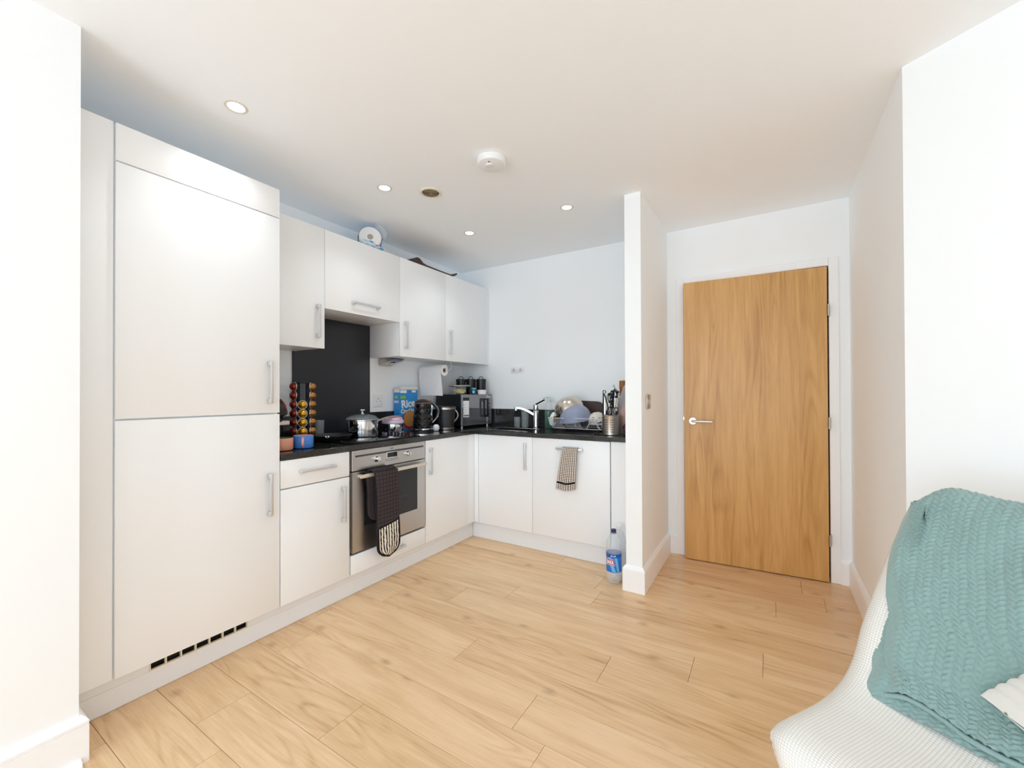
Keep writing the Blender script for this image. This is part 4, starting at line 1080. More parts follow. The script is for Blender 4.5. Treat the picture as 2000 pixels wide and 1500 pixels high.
bm = BM(); lathe(bm, [(0, 0), (0.036, 0), (0.040, 0.006), (0.040, 0.135), (0.0385, 0.150), (0.034, 0.170), (0.026, 0.195), (0.016, 0.215), (0.014, 0.222), (0, 0.222)], 32, Ts); part('bottle', bm, 'thin_glass', t)
bm = BM(); lathe(bm, [(0, 0.004), (0.034, 0.004), (0.0375, 0.010), (0.0375, 0.146), (0, 0.146)], 32, Ts); part('liquid', bm, 'green_soap', t)
M['mint'] = mat('pale_mint_plastic', rgb(196, 214, 208), 0.4)
bm = BM(); lathe(bm, [(0, 0.2222), (0.018, 0.2222), (0.017, 0.248), (0.006, 0.250), (0.006, 0.262), (0, 0.262)], 24, Ts)
tube(bm, [(sx_, sy_, ZW1 + 0.262), (sx_ - 0.02, sy_ - 0.005, ZW1 + 0.264), (sx_ - 0.052, sy_ - 0.012, ZW1 + 0.256)], [0.008, 0.007, 0.004], 8); part('pump', bm, 'mint', t)

# ------------------------------------------------------------------ dish rack and what stands in it
RX0, RX1, RY0, RY1 = -1.490, -1.030, 2.93, 3.215
M['rack_wire'] = mat('bright_rack_wire', rgb(226, 226, 228), 0.35, 0.35)
t = thing('dish_rack', 'chrome wire dish rack right of the tap', 'dish rack', (-1.25, 3.07, ZW1))
zt, zb = ZW1 + 0.105, ZW1 + 0.024
def rect(z, i=0.0, n=5):
    c = [(RX0 + i, RY0 + i), (RX1 - i, RY0 + i), (RX1 - i, RY1 - i), (RX0 + i, RY1 - i)]; out = []; r = 0.03
    for k, (cx_, cy_) in enumerate(((RX0 + i + r, RY0 + i + r), (RX1 - i - r, RY0 + i + r), (RX1 - i - r, RY1 - i - r), (RX0 + i + r, RY1 - i - r))):
        for q in range(n):
            a = R(180 + 90 * k + 90 * q / (n - 1)); out.append((cx_ + r * math.cos(a), cy_ + r * math.sin(a), z))
    return out
bm = BM(); tube(bm, rect(zt), 0.0028, 8, True); part('top_rim', bm, 'rack_wire', t)
bm = BM(); tube(bm, rect(zb, 0.035), 0.0022, 8, True); part('bottom_frame', bm, 'rack_wire', t)
for x, y in ((RX0 + 0.05, RY0 + 0.037), (RX1 - 0.05, RY0 + 0.037), (RX0 + 0.05, RY1 - 0.037), (RX1 - 0.05, RY1 - 0.037)):
    bm = BM(); tube(bm, [(x, y, ZW1 + 0.0005), (x, y, zb)], 0.005, 8); part('foot', bm, 'black_rubber', t)
for x in (RX0 + 0.235, RX1 - 0.012):
    bm = BM(); tube(bm, [(x, RY0 + 0.001, zt), (x, RY0 + 0.004, zb + 0.02), (x, RY0 + 0.036, zb)], 0.002, 6); part('upright', bm, 'rack_wire', t)
for i in range(17):
    x = RX0 + 0.036 + 0.0145 * i + (0.018 if i > 7 else 0)
    bm = BM(); k = 0.045
    pts = [(x - k, RY0 + 0.002, zt), (x - k * 0.55, RY0 + 0.020, zt - 0.04), (x, RY0 + 0.037, zb), (x, (RY0 + RY1) / 2, zb), (x, RY1 - 0.037, zb), (x, RY1 - 0.003, zt)]
    if x - k < RX0: pts[0] = (RX0 + 0.003 + 0.004 * i, RY0 + 0.012, zt)
    tube(bm, pts, 0.0020, 6); part('wire', bm, 'rack_wire', t)
for i in range(2):
    bm = BM(); x = RX1 - 0.10; y = RY0 + 0.045 + 0.02 * i
    tube(bm, [(x - 0.050, y, zb), (x - 0.036, y, zb + 0.030), (x - 0.022, y, zb + 0.060), (x, y, zb + 0.070), (x + 0.022, y, zb + 0.058), (x + 0.036, y, zb + 0.026), (x + 0.052, y, zb), (x + 0.085, y, zb)], 0.0022, 6); part('plate_loop', bm, 'rack_wire', t)

def shell(p, axis, prof, m, name, label, cat, n=48):
    bm = BM(); lathe(bm, prof, n, align(p, axis)); return single(name, bm, m, label, cat, p)
def bowl_prof(r, d, th=0.003, foot=0.3):
    out = [(0.0, d)] + [(r * math.sin(a) ** 0.9, d * math.cos(a) ** 0.85 if math.cos(a) > 1e-4 else 0.0) for a in [i * PI / 2 / 12 for i in range(1, 13)]]
    inn = [(max(0.0, q - th), max(z - th, 0.0)) for q, z in out[::-1]]; inn[-1] = (0.0, d - th)
    return out + [(r + 0.004, 0.0), (r + 0.004, -0.003), (r - th, -0.003)] + inn[1:]
M['bowl_steel'] = mat('satin_bowl_steel', rgb(214, 204, 192), 0.22, 1.0)
shell((-1.362, 3.080, ZW1 + 0.152), (-0.42, 0.02, 0.90), bowl_prof(0.122, 0.122), 'bowl_steel', 'mixing_bowl', 'steel mixing bowl upturned and tilted at the back of the dish rack', 'bowl')
shell((-1.296, 3.045, ZW1 + 0.085), (-0.10, -0.12, 0.985), bowl_prof(0.126, 0.126), 'bowl_plastic', 'mixing_bowl', 'milky blue-grey plastic mixing bowl upturned in front of the steel one', 'bowl')
# dark tray leaning on the wall
bm = BM(); c = []
for cx_, cy_, a0 in ((0.05, 0.05, 180), (0.37, 0.05, 270), (0.37, 0.19, 0), (0.05, 0.19, 90)):
    for q in range(5):
        a = R(a0 + 90 * q / 4); c.append((cx_ + 0.05 * math.cos(a), 0.0, cy_ + 0.05 * math.sin(a)))
prism(bm, c, (0, 0.010, 0), Matrix.Translation((-1.555, 3.195, ZW1 + 0.008)) @ Matrix.Rotation(R(-5), 4, 'X') @ Matrix.Rotation(R(2.5), 4, 'Y'))
single('oven_tray', bm, 'tray', 'dark brown round-cornered tray leaning on the wall behind the bowls', 'tray', (-1.35, 3.2, ZW1 + 0.02))
t = thing('patterned_bowl', 'cream bowl with a faint pattern upturned beside the utensil pot', 'bowl', (-1.135, 3.075, ZW1 + 0.05))
M['pattern_bowl'] = mat('cream_patterned_china', rgb(222, 212, 198), 0.3)
_nt = M['pattern_bowl'].node_tree; _v = N(_nt, 'ShaderNodeTexVoronoi'); _v.inputs['Scale'].default_value = 38
_tc = N(_nt, 'ShaderNodeTexCoord'); L(_nt, _tc.outputs['Object'], _v.inputs['Vector'])
L(_nt, ramp(_nt, _v.outputs['Distance'], [(0.12, rgb(104, 112, 140)), (0.28, rgb(206, 190, 176)), (0.4, rgb(226, 217, 204))]), _nt.nodes['Principled BSDF'].inputs['Base Color'])
bm = BM(); lathe(bm, bowl_prof(0.068, 0.070), 40, align((-1.130, 3.070, ZW1 + 0.082), (-0.30, -0.2, 0.93))); part('bowl', bm, 'pattern_bowl', t)
bm = BM(); lathe(bm, [(0, 0), (0.062, 0.004), (0.070, 0.016), (0.068, 0.018), (0, 0.010)], 36, Matrix.Translation((-1.125, 3.072, ZW1 + 0.050))); single('saucer', bm, 'white_plastic', 'small white dish under the patterned bowl in the rack', 'dish', (-1.125, 3.072, ZW1 + 0.05))
t = thing('small_bottle', 'small white bottle with black and yellow cap at the tap end of the rack', 'bottle', (-1.50, 3.045, ZW1 + 0.03))
Tq = Matrix.Translation((-1.500, 3.040, ZW1 + 0.040)) @ Matrix.Rotation(R(12), 4, 'Y')
bm = BM(); lathe(bm, [(0, 0), (0.022, 0), (0.030, 0.02), (0.033, 0.055), (0.026, 0.085), (0.014, 0.105), (0, 0.108)], 28, Tq); part('body', bm, 'white_plastic', t)
bm = BM(); lathe(bm, [(0.0, 0.0), (0.016, 0.0), (0.018, 0.045), (0, 0.047)], 20, Matrix.Translation((-1.462, 3.020, ZW1 + 0.065))); part('black_lid', bm, 'black_satin', t)
M['yellow'] = mat('yellow_plastic', rgb(226, 196, 70), 0.4)
bm = BM(); lathe(bm, [(0, 0.0472), (0.012, 0.0472), (0.010, 0.060), (0, 0.062)], 16, Matrix.Translation((-1.462, 3.020, ZW1 + 0.065))); part('yellow_cap', bm, 'yellow', t)

# ------------------------------------------------------------------ utensil pot and utensils
ux_, uy_ = -0.957, 2.882
t = thing('utensil_pot', 'perforated steel utensil pot at the right end of the worktop', 'pot', (ux_, uy_, ZW1))
Tp = Matrix.Translation((ux_, uy_, ZW1 + 0.0004))
bm = BM(); lathe(bm, [(0, 0), (0.058, 0), (0.0615, 0.004), (0.0615, 0.138), (0.0625, 0.140), (0.0605, 0.1415), (0.0595, 0.138), (0.0595, 0.005), (0, 0.005)], 48, Tp); part('body', bm, 'steel', t)
bm = BM()
for a0 in (-105, -62, 15, -170):
    for i in range(3):
        for j in range(6):
            a = R(a0 + (i - 1) * 9.5); p = Tp @ V((0.0615 * math.cos(a), 0.0615 * math.sin(a), 0.026 + 0.0165 * j))
            lathe(bm, [(0, 0.0004), (0.0033, 0.0004), (0.0033, 0.0)], 8, align(p, (math.cos(a), math.sin(a), 0)))
part('perforations', bm, 'shadow_gap', t, kind='stuff')
base = V((ux_, uy_, ZW1))
# tongs
t = thing('tongs', 'steel and black kitchen tongs standing open in the pot', 'utensil', (ux_ - 0.04, uy_, ZW1 + 0.01))
top = base + V((-0.048, 0.0, 0.298)); 
for e, w, m in ((V((-0.050, 0.012, 0.02)), 0.016, 'steel'), (V((0.034, -0.028, 0.02)), 0.014, 'steel')):
    bm = BM(); e2 = base + e
    mid = top.lerp(e2, 0.5) + V((0.0, 0, 0)); flatbar(bm, [top, top.lerp(e2, 0.3), mid, e2], w, 0.004); part('arm', bm, m, t)
bm = BM(); e2 = base + V((-0.054, 0.004, 0.14)); flatbar(bm, [top + V((-0.005, -0.004, 0)), e2 + V((-0.004, -0.006, 0))], 0.007, 0.006); part('black_grip', bm, 'black_satin', t)
bm = BM(); tube(bm, [top + V((0.011 * math.cos(a), 0, 0.008 + 0.011 * math.sin(a))) for a in [2 * PI * i / 14 for i in range(14)]], 0.003, 6, True); part('hanging_ring', bm, 'black_satin', t)
# knife handle
t = thing('kitchen_knife', 'kitchen knife with a black three-rivet handle up in the pot', 'knife', (ux_, uy_, ZW1 + 0.01))
k0, k1 = base + V((0.004, 0.008, 0.188)), base + V((0.008, 0.014, 0.318))
bm = BM(); flatbar(bm, [k0, k0.lerp(k1, 0.25), k0.lerp(k1, 0.5), k0.lerp(k1, 0.75), k0.lerp(k1, 0.92), k1], [0.034, 0.026, 0.024, 0.027, 0.030, 0.010], 0.014); hnd = part('handle', bm, 'black_satin', t)
bm = BM(); flatbar(bm, [k0, k0.lerp(k1, -0.4), k0.lerp(k1, -1.2)], [0.034, 0.036, 0.010], 0.0025); part('blade', bm, 'chrome', t)
for q in (0.15, 0.5, 0.86):
    bm = BM(); p = k0.lerp(k1, q); lathe(bm, [(0, 0), (0.0042, 0), (0.0035, 0.002), (0, 0.0024)], 12, align(p + V((0.002, -0.0095, 0)), (0.25, -0.95, 0))); part('rivet', bm, 'chrome', hnd)
# ladle, spatula, scissors
t = thing('ladle', 'shiny ladle bowl behind the knife handle', 'utensil', (ux_ - 0.02, uy_ + 0.02, ZW1 + 0.01))
bm = BM(); lathe(bm, bowl_prof(0.036, 0.034), 28, align(base + V((-0.014, 0.045, 0.262)), (-0.5, 0.75, -0.2)))
part('bowl', bm, 'chrome', t)
bm = BM(); tube(bm, [base + V((-0.012, 0.030, 0.228)), base + V((0.0, 0.02, 0.10)), base + V((0.0, 0.01, 0.012))], 0.004, 6); part('shaft', bm, 'chrome', t)
t = thing('can_opener', 'black handled steel can opener leaning right in the pot', 'utensil', (ux_ + 0.03, uy_, ZW1 + 0.01))
bm = BM(); flatbar(bm, [base + V((0.020, 0.0, 0.012)), base + V((0.030, 0.0, 0.20)), base + V((0.044, 0.0, 0.285))], [0.014, 0.016, 0.020], 0.006); part('shaft', bm, 'steel', t)
bm = BM(); flatbar(bm, [base + V((0.040, -0.006, 0.265)), base + V((0.052, -0.006, 0.305)), base + V((0.024, -0.004, 0.320))], [0.034, 0.040, 0.020], 0.014); part('head', bm, 'charcoal', t)
bm = BM(); tube(bm, [base + V((0.020, 0.0, 0.355)), base + V((0.050, 0.0, 0.300)), base + V((0.066, 0.0, 0.265))], 0.006, 8); part('arm', bm, 'steel', t)
t = thing('scissors', 'kitchen scissors with loop handles up in the pot', 'scissors', (ux_, uy_ - 0.03, ZW1 + 0.01))
for sx2 in (-0.004, 0.044):
    bm = BM(); c_ = base + V((sx2, -0.030, 0.170))
    tube(bm, [c_ + V((0.015 * math.cos(a) + 0.002, 0, 0.028 * math.sin(a))) for a in [2 * PI * i / 18 for i in range(18)]], 0.0035, 8, True); part('loop_handle', bm, 'black_satin' if sx2 < 0 else 'charcoal', t)
bm = BM(); flatbar(bm, [base + V((0.006, -0.030, 0.145)), base + V((0.012, -0.022, 0.012))], [0.016, 0.006], 0.003); flatbar(bm, [base + V((0.036, -0.030, 0.145)), base + V((0.016, -0.020, 0.012))], [0.016, 0.006], 0.003); part('blades', bm, 'steel', t)
t = thing('spatula', 'cream wooden spatula standing behind the scissors', 'utensil', (ux_ + 0.02, uy_, ZW1 + 0.01))
M['pale_wood'] = mat('pale_beech', rgb(226, 206, 180), 0.6)
bm = BM(); flatbar(bm, [base + V((0.026, 0.012, 0.245)), base + V((0.024, 0.012, 0.205)), base + V((0.020, 0.01, 0.175)), base + V((0.014, 0.008, 0.012))], [0.030, 0.042, 0.018, 0.010], 0.005); single_ = part('paddle', bm, 'pale_wood', t)

# clear bag with snacks between the pot and the partition, brown bottle behind
def crumple(u, v, c, rx_, ry_, h, seed, amp=0.18):
    a = 2 * PI * u; n_ = mnoise.noise(V((math.cos(a) * 1.6 + seed, math.sin(a) * 1.6, v * 3.2))) * amp + mnoise.noise(V((math.cos(a) * 5 + seed, math.sin(a) * 5, v * 9))) * amp * 0.4
    prof_ = (0.75 + 0.25 * math.sin(min(1, v * 2.2) * PI / 2)) * (1 - 0.80 * max(0, v - 0.62) / 0.38)
    k = prof_ * (1 + n_)
    return (c[0] + rx_ * k * math.cos(a), c[1] + ry_ * k * math.sin(a), c[2] + h * v + 0.006 * n_)
t = thing('clear_bag', 'crumpled clear plastic bag of snacks against the partition', 'bag', (-0.90, 3.05, ZW1))
bm = BM(); sheet(bm, lambda u, v: crumple(u, v, (-0.900, 3.055, ZW1 + 0.002), 0.062, 0.085, 0.355, 3.1), 40, 34); part('film', bm, 'film', t, 60)
bm = BM(); sheet(bm, lambda u, v: crumple(u, v * 0.98, (-0.905, 3.050, ZW1 + 0.045), 0.046, 0.062, 0.165, 8.7, 0.25), 30, 20); part('inner_wrapper', bm, 'orange', t, 60)
M['plum'] = mat('plum_wrapper', rgb(120, 78, 84), 0.4)
bm = BM(); sheet(bm, lambda u, v: crumple(u, v * 0.98, (-0.868, 2.985, ZW1 + 0.006), 0.034, 0.030, 0.085, 5.2, 0.3), 24, 14); part('inner_packet', bm, 'plum', t, 60)
t = thing('amber_bottle', 'brown bottle standing behind the clear bag by the end wall', 'bottle', (-0.968, 3.195, ZW1))
Ta = Matrix.Translation((-0.968, 3.195, ZW1 + 0.0004))
bm = BM(); lathe(bm, [(0, 0), (0.036, 0), (0.038, 0.005), (0.038, 0.22), (0.030, 0.26), (0.022, 0.285), (0.021, 0.33), (0, 0.33)], 32, Ta); part('bottle', bm, 'amber', t)
bm = BM(); lathe(bm, [(0, 0.3305), (0.024, 0.3305), (0.024, 0.39), (0.021, 0.394), (0, 0.394)], 24, Ta); part('brown_cap', bm, 'wood_handle', t)

# ------------------------------------------------------------------ drinks bottles on the floor by the partition
def soda(x, y, name, label, cap, r=0.0485, h=0.333, full=True):
    t = thing(name, label, 'bottle', (x, y, 0)); T = Matrix.Translation((x, y, 0.0006)); s = h / 0.333
    prof = [(0.012, 0.010), (0.030, 0.0), (0.040, 0.006), (r, 0.030), (r, 0.062), (r - 0.002, 0.066), (r - 0.002, 0.205), (r, 0.210), (r, 0.228), (r - 0.006, 0.256), (0.034, 0.280), (0.020, 0.300), (0.0135, 0.309), (0.0135, 0.313)]
    bm = BM(); n = 40
    lathe(bm, [(q, z * s) for q, z in prof], n, T)
    for v in bm.verts:                                   # petal foot
        z = v.co.z
        if z < 0.05: 
            a = math.atan2(v.co.y - y, v.co.x - x); k = 1 - 0.10 * (1 - z / 0.05) * (0.5 + 0.5 * math.cos(5 * a)); v.co.x = x + (v.co.x - x) * k; v.co.y = y + (v.co.y - y) * k; v.co.z += 0.006 * (1 - z / 0.05) * (0.5 + 0.5 * math.cos(5 * a))
    part('bottle', bm, 'pet', t)
    bm = BM(); lathe(bm, [(0, 0.314 * s), (0.0155, 0.314 * s), (0.0155, 0.331 * s), (0.014, 0.333 * s), (0, 0.333 * s)], 24, T); part('cap', bm, cap, t)
    bm = BM(); lathe(bm, [(0.0155, 0.3085 * s), (0.017, 0.3085 * s), (0.017, 0.3115 * s), (0.0155, 0.3115 * s)], 24, T); part('neck_ring', bm, cap, t)
    return t
M['pet'] = mat('thin_clear_plastic', rgb(222, 230, 236), 0.06, spec=0.8, alpha=0.30)
bx, by = -0.836, 2.560
t = soda(bx, by, 'soda_bottle', 'clear drinks bottle with blue and red label on the floor by the partition', 'navy_plastic')
rl = 0.0475; va = math.atan2(-by, -bx)                   # direction of the room from the bottle
T = Matrix.Translation((bx, by, 0))
bm = BM(); lathe(bm, [(rl, 0.078), (rl, 0.190)], 48, T); part('label', bm, 'label_blue', t)
def on_cyl(a0, z0, r, slant=0.0): return lambda x, y, z: (bx + (r + z) * math.cos(a0 + (x + slant * y) / r), by + (r + z) * math.sin(a0 + (x + slant * y) / r), z0 + y)
def patch(a0, a1, z0, z1, r, m, name, slant=0.0):
    b = BM(); f = on_cyl(a0, z0, r, slant); W = (a1 - a0) * r
    sheet(b, lambda u, v: f(W * u, (z1 - z0) * v, 0), 12, 3); return part(name, b, m, t)
patch(va - 0.2, va + 0.25, 0.082, 0.168, rl + 0.0003, 'label_light', 'light_stripe', -0.35)
patch(va + 0.45, va + 0.75, 0.082, 0.168, rl + 0.0003, 'label_light', 'light_stripe', -0.2)
M['label_dark'] = mat('label_mid_blue', rgb(24, 88, 178), 0.35)
patch(va - 1.6, va + 1.4, 0.170, 0.190, rl + 0.0004, 'label_dark', 'price_band')
patch(va - 1.10, va + 0.16, 0.121, 0.160, rl + 0.0006, 'label_white', 'logo_border', -0.25)
patch(va - 1.07, va + 0.13, 0.1235, 0.1575, rl + 0.0009, 'label_red', 'logo_panel', -0.25)
part('lettering', lettering('BARR', 0.034, (lambda f: (lambda x, y, z: f(x * 0.62, y, z)))(on_cyl(va - 1.04, 0.1285, rl + 0.0012, -0.15)), bold=0.0008), 'label_white', t, None)
part('lettering', lettering('£1.19', 0.014, on_cyl(va - 0.42, 0.1745, rl + 0.0008), bold=0.0003), 'label_white', t, None)
soda(-0.842, 2.672, 'soda_bottle', 'unlabelled clear bottle with a white cap behind the labelled one', 'white_plastic')

# ------------------------------------------------------------------ ceiling fittings
def downlight(x, y, label):
    t = thing('downlight', label, 'ceiling light', (x, y, ZC), group='recessed ceiling downlights')
    T = Matrix.Translation((x, y, ZC)) @ Matrix.Rotation(PI, 4, 'X')
    bm = BM(); lathe(bm, [(0.030, -0.02), (0.031, 0.0008), (0.034, 0.003), (0.042, 0.0025), (0.044, 0.0003)], 40, T); part('bezel', bm, 'downlight_ring', t)
    bm = BM(); lathe(bm, [(0, 0.0012), (0.030, 0.0012), (0.030, 0.0002), (0, 0.0002)], 32, T); part('lamp', bm, 'lamp', t)
    l = bpy.data.lights.new('downlight_beam', 'SPOT'); l.energy = 9; l.color = (0.90, 0.97, 1.0); l.spot_size = R(112); l.spot_blend = 0.9; l.shadow_soft_size = 0.03
    o = bpy.data.objects.new('downlight_beam', l); C.objects.link(o); o.parent = t; o.location = (0, 0, -0.012)
M['downlight_ring'] = mat('white_bezel', rgb(222, 216, 208), 0.4)
downlight(-1.897, 0.869, 'recessed downlight in front of the tall fridge cabinet')
downlight(-1.908, 1.669, 'recessed downlight beside the round air vent')
downlight(-1.107, 2.469, 'recessed downlight nearest the white partition')
downlight(-1.905, 2.475, 'recessed downlight over the kitchen corner')
ax_, ay_ = -1.205, 1.752
t = thing('smoke_alarm', 'white round smoke alarm on the ceiling', 'smoke alarm', (ax_, ay_, ZC))
T = Matrix.Translation((ax_, ay_, ZC)) @ Matrix.Rotation(PI, 4, 'X')
bm = BM(); lathe(bm, [(0, 0.0003), (0.068, 0.0003), (0.074, 0.004), (0.074, 0.026), (0.070, 0.034), (0.064, 0.037), (0, 0.037)], 48, T); part('body', bm, 'white_plastic', t)
bm = BM(); lathe(bm, [(0, 0.0372), (0.021, 0.0372), (0.019, 0.043), (0, 0.044)], 32, T @ Matrix.Translation((-0.005, 0.012, 0))); tb = part('sensor_dome', bm, 'white_plastic', t)
bm = BM()
for i in range(8): box(bm, (-0.0035 + 0.011 - 0.006 * i + 0.006, 0.0, 0.0435), (-0.0035 + 0.0135 - 0.006 * i + 0.006, 0.022, 0.0445), 0, T @ Matrix.Translation((0.005, 0.0, 0)))
part('sounder_slots', bm, 'carcass', t, kind='stuff')
bm = BM(); lathe(bm, [(0, 0.0372), (0.004, 0.0372), (0.004, 0.039), (0, 0.039)], 12, T @ Matrix.Translation((0.012, 0.040, 0))); part('indicator', bm, 'charcoal', t)
vx_, vy_ = -1.716, 1.852
t = thing('ceiling_vent', 'round cream extractor vent with dark brown rings in the ceiling', 'vent', (vx_, vy_, ZC))
T = Matrix.Translation((vx_, vy_, ZC)) @ Matrix.Rotation(PI, 4, 'X')
bm = BM(); lathe(bm, [(0.066, 0.0003), (0.065, 0.005), (0.056, 0.009), (0.050, 0.006), (0.049, -0.01)], 48, T); part('frame', bm, 'cream_plastic', t)
M['vent_dust'] = mat('dusty_brown', rgb(150, 134, 104), 0.8); M['vent_dark'] = mat('vent_dark', rgb(60, 54, 42), 0.9)
bm = BM(); lathe(bm, [(0, 0.0004), (0.0488, 0.0004), (0.0488, 0.0012), (0, 0.0012)], 40, T); part('duct', bm, 'vent_dark', t)
for i, r in enumerate((0.044, 0.037, 0.030, 0.023, 0.016)):
    bm = BM(); lathe(bm, [(r, 0.002), (r - 0.0008, 0.008), (r - 0.0035, 0.008), (r - 0.0030, 0.002), (r, 0.002)], 40, T); part('ring', bm, 'vent_dust', t)
bm = BM(); lathe(bm, [(0, 0.002), (0.009, 0.002), (0.008, 0.009), (0, 0.0095)], 24, T); part('hub', bm, 'vent_dust', t)

# ------------------------------------------------------------------ on top of the wall cabinets
t = thing('kitchen_roll_pack', 'wrapped giant kitchen roll in blue printed film on the hood cabinet', 'kitchen roll', (-2.42, 1.94, ZU1))
ra = V((0.72, -0.55, 0.10)).normalized(); rc = V((-2.345, 1.925, ZU1 + 0.094))
Tq = align(rc - ra * 0.19, ra)
bm = BM(); lathe(bm, [(0.020, 0.0), (0.072, 0.0), (0.076, 0.01), (0.076, 0.178), (0.070, 0.19), (0.020, 0.19), (0.020, 0.0)], 40, Tq); part('roll', bm, 'paper', t)
bm = BM(); lathe(bm, [(0.0198, 0.186), (0, 0.186)], 28, Tq); part('core', bm, 'cardboard', t)
bm = BM()
def wrap(u, v):
    a = 2 * PI * u; n_ = mnoise.noise(V((math.cos(a) * 3, math.sin(a) * 3, v * 4)))
    return Tq @ V(((0.080 + 0.005 * n_) * math.cos(a), (0.080 + 0.005 * n_) * math.sin(a), -0.01 + 0.175 * v))
sheet(bm, wrap, 48, 10)
M['wrap_print'] = mat('printed_film', rgb(232, 238, 242), 0.2)
_nt = M['wrap_print'].node_tree; _n = N(_nt, 'ShaderNodeTexNoise'); _n.inputs['Scale'].default_value = 16; _n.inputs['Detail'].default_value = 2
_tc = N(_nt, 'ShaderNodeTexCoord'); L(_nt, _tc.outputs['Object'], _n.inputs['Vector'])
L(_nt, ramp(_nt, _n.outputs['Fac'], [(0.42, rgb(58, 142, 204)), (0.50, rgb(150, 202, 232)), (0.56, rgb(228, 236, 240)), (0.66, rgb(226, 232, 238)), (0.70, rgb(206, 110, 96))]), _nt.nodes['Principled BSDF'].inputs['Base Color'])
part('printed_wrap', bm, 'wrap_print', t, 60)
bm = BM()
def tail(u, v):
    a = R(-60) + R(230) * u; n_ = mnoise.noise(V((u * 6, v * 5, 2.2)))
    r = 0.082 + 0.040 * v * (0.6 + 0.4 * math.sin(u * 9)); q = Tq @ V((r * math.cos(a - 1.6), r * math.sin(a - 1.6), 0.145 + 0.04 * v + 0.012 * n_))
    return (q.x, q.y, min(max(q.z, ZU1 + 0.004), ZC - 0.012))
sheet(bm, tail, 30, 8); part('crumpled_film', bm, 'film', t, 60)
bm = BM(); sheet(bm, lambda u, v: (-2.284 + 0.004 * mnoise.noise(V((u * 9, v * 7, 1))) * 3 - 0.05 * v, 1.815 + 0.235 * u + 0.02 * (0.5 - u) * v, ZU1 + 0.003 + (0.062 * (0.55 + 0.45 * math.sin(u * PI)) + 0.01 * mnoise.noise(V((u * 8, 0, 4)))) * v), 20, 8, thick=0.0015)
part('blue_front_film', bm, 'wrap_print', t, 60)
bm = BM()
xs = -2.283; sec = [(2.215, 0.003), (2.27, 0.022), (2.315, 0.050), (2.342, 0.048), (2.38, 0.022), (2.42, 0.015), (2.58, 0.012), (2.70, 0.012), (2.745, 0.024), (2.785, 0.042)]
lo = [(2.215, 0.0005), (2.27, 0.0005), (2.315, 0.0005), (2.342, 0.0005), (2.38, 0.0005), (2.42, 0.0005), (2.58, 0.0005), (2.69, 0.0005), (2.755, 0.010), (2.795, 0.034)]
prism(bm, [(xs, y, ZU1 + z) for y, z in sec] + [(xs, y, ZU1 + z) for y, z in lo[::-1]], (-0.20, 0, 0))
single('folded_bag', bm, 'tray', 'flat dark brown folded bag on top of the wall cabinets', 'bag', (-2.38, 2.5, ZU1))

# ------------------------------------------------------------------ the chair with its waffle cover, the knitted throw and the cushion
CA = R(-33.5); CO = V((0.351, 1.176, 0))
TCh = Matrix.Translation(CO) @ Matrix.Rotation(CA, 4, 'Z')
PROF = [(-0.290, 0.345), (-0.292, 0.390), (-0.287, 0.428), (-0.262, 0.447), (-0.216, 0.453), (-0.140, 0.450), (-0.057, 0.449), (0.000, 0.457), (0.040, 0.471), (0.075, 0.497), (0.098, 0.535), (0.118, 0.576), (0.148, 0.615), (0.180, 0.656), (0.228, 0.712), (0.275, 0.766), (0.320, 0.806), (0.360, 0.842), (0.388, 0.870), (0.408, 0.886), (0.432, 0.890), (0.450, 0.876), (0.452, 0.850), (0.430, 0.800), (0.385, 0.730), (0.335, 0.655), (0.290, 0.580), (0.262, 0.500), (0.250, 0.420), (0.245, 0.345)]
acc = [0.0]
for p, q in zip(PROF, PROF[1:]): acc.append(acc[-1] + math.hypot(q[0] - p[0], q[1] - p[1]))
def prof_at(t):
    t = max(0.0, min(acc[-1] - 1e-6, t)); i = 0
    while acc[i + 1] < t: i += 1
    k = (t - acc[i]) / (acc[i + 1] - acc[i]); a, b = PROF[i], PROF[i + 1]
    y, z = a[0] + (b[0] - a[0]) * k, a[1] + (b[1] - a[1]) * k
    dy, dz = b[0] - a[0], b[1] - a[1]; l = math.hypot(dy, dz)
    return y, z, -dz / l, dy / l                          # point and outward normal
def smooth_prof(t, w=0.02):
    P_ = [prof_at(t + o) for o in (-w, -w / 2, 0, w / 2, w)]
    y, z, ny, nz = [sum(p[k] for p in P_) / 5 for k in range(4)]; l = math.hypot(ny, nz)
    return y, z, ny / l, nz / l
def half_width(t):
    """half width of the shell along the profile: rounded front, waist, rounded top"""
    w = 0.268
    if t < 0.20: w = 0.268 - 0.05 * ((0.20 - t) / 0.20) ** 2
    tt = acc[19]
    if t > tt - 0.10: w -= 0.05 * min(1.0, (t - tt + 0.10) / 0.14) ** 2.5
    return w
def chair_pt(x, t, off=0.0):
    """point of the cover's outer face at chair-local x; the side edges roll over"""
    y, z, ny, nz = smooth_prof(t, 0.012); w = half_width(t); e = max(0.0, abs(x) / w - 0.80) / 0.20
    d = -0.035 * min(e, 1.0) ** 2.2
    return V((x, y + ny * (off + d), z + nz * (off + d)))
t = thing('covered_chair', 'chair under a stretchy cream waffle cover in the near right corner', 'chair', tuple(CO), CA)
def cover(u, v):
    s_ = 2 * u - 1; tt = acc[-1] * v; w = half_width(tt)
    # go past the edge and tuck under
    if abs(s_) > 0.86:
        k = (abs(s_) - 0.86) / 0.14; x = math.copysign(w * (1.0 - 0.10 * k * k), s_); p = chair_pt(math.copysign(w, s_), tt); y, z, ny, nz = smooth_prof(tt, 0.012)
        return TCh @ V((x, p.y - ny * 0.10 * k, p.z - nz * 0.10 * k - 0.0))
    return TCh @ chair_pt(w * s_ / 0.86, tt)
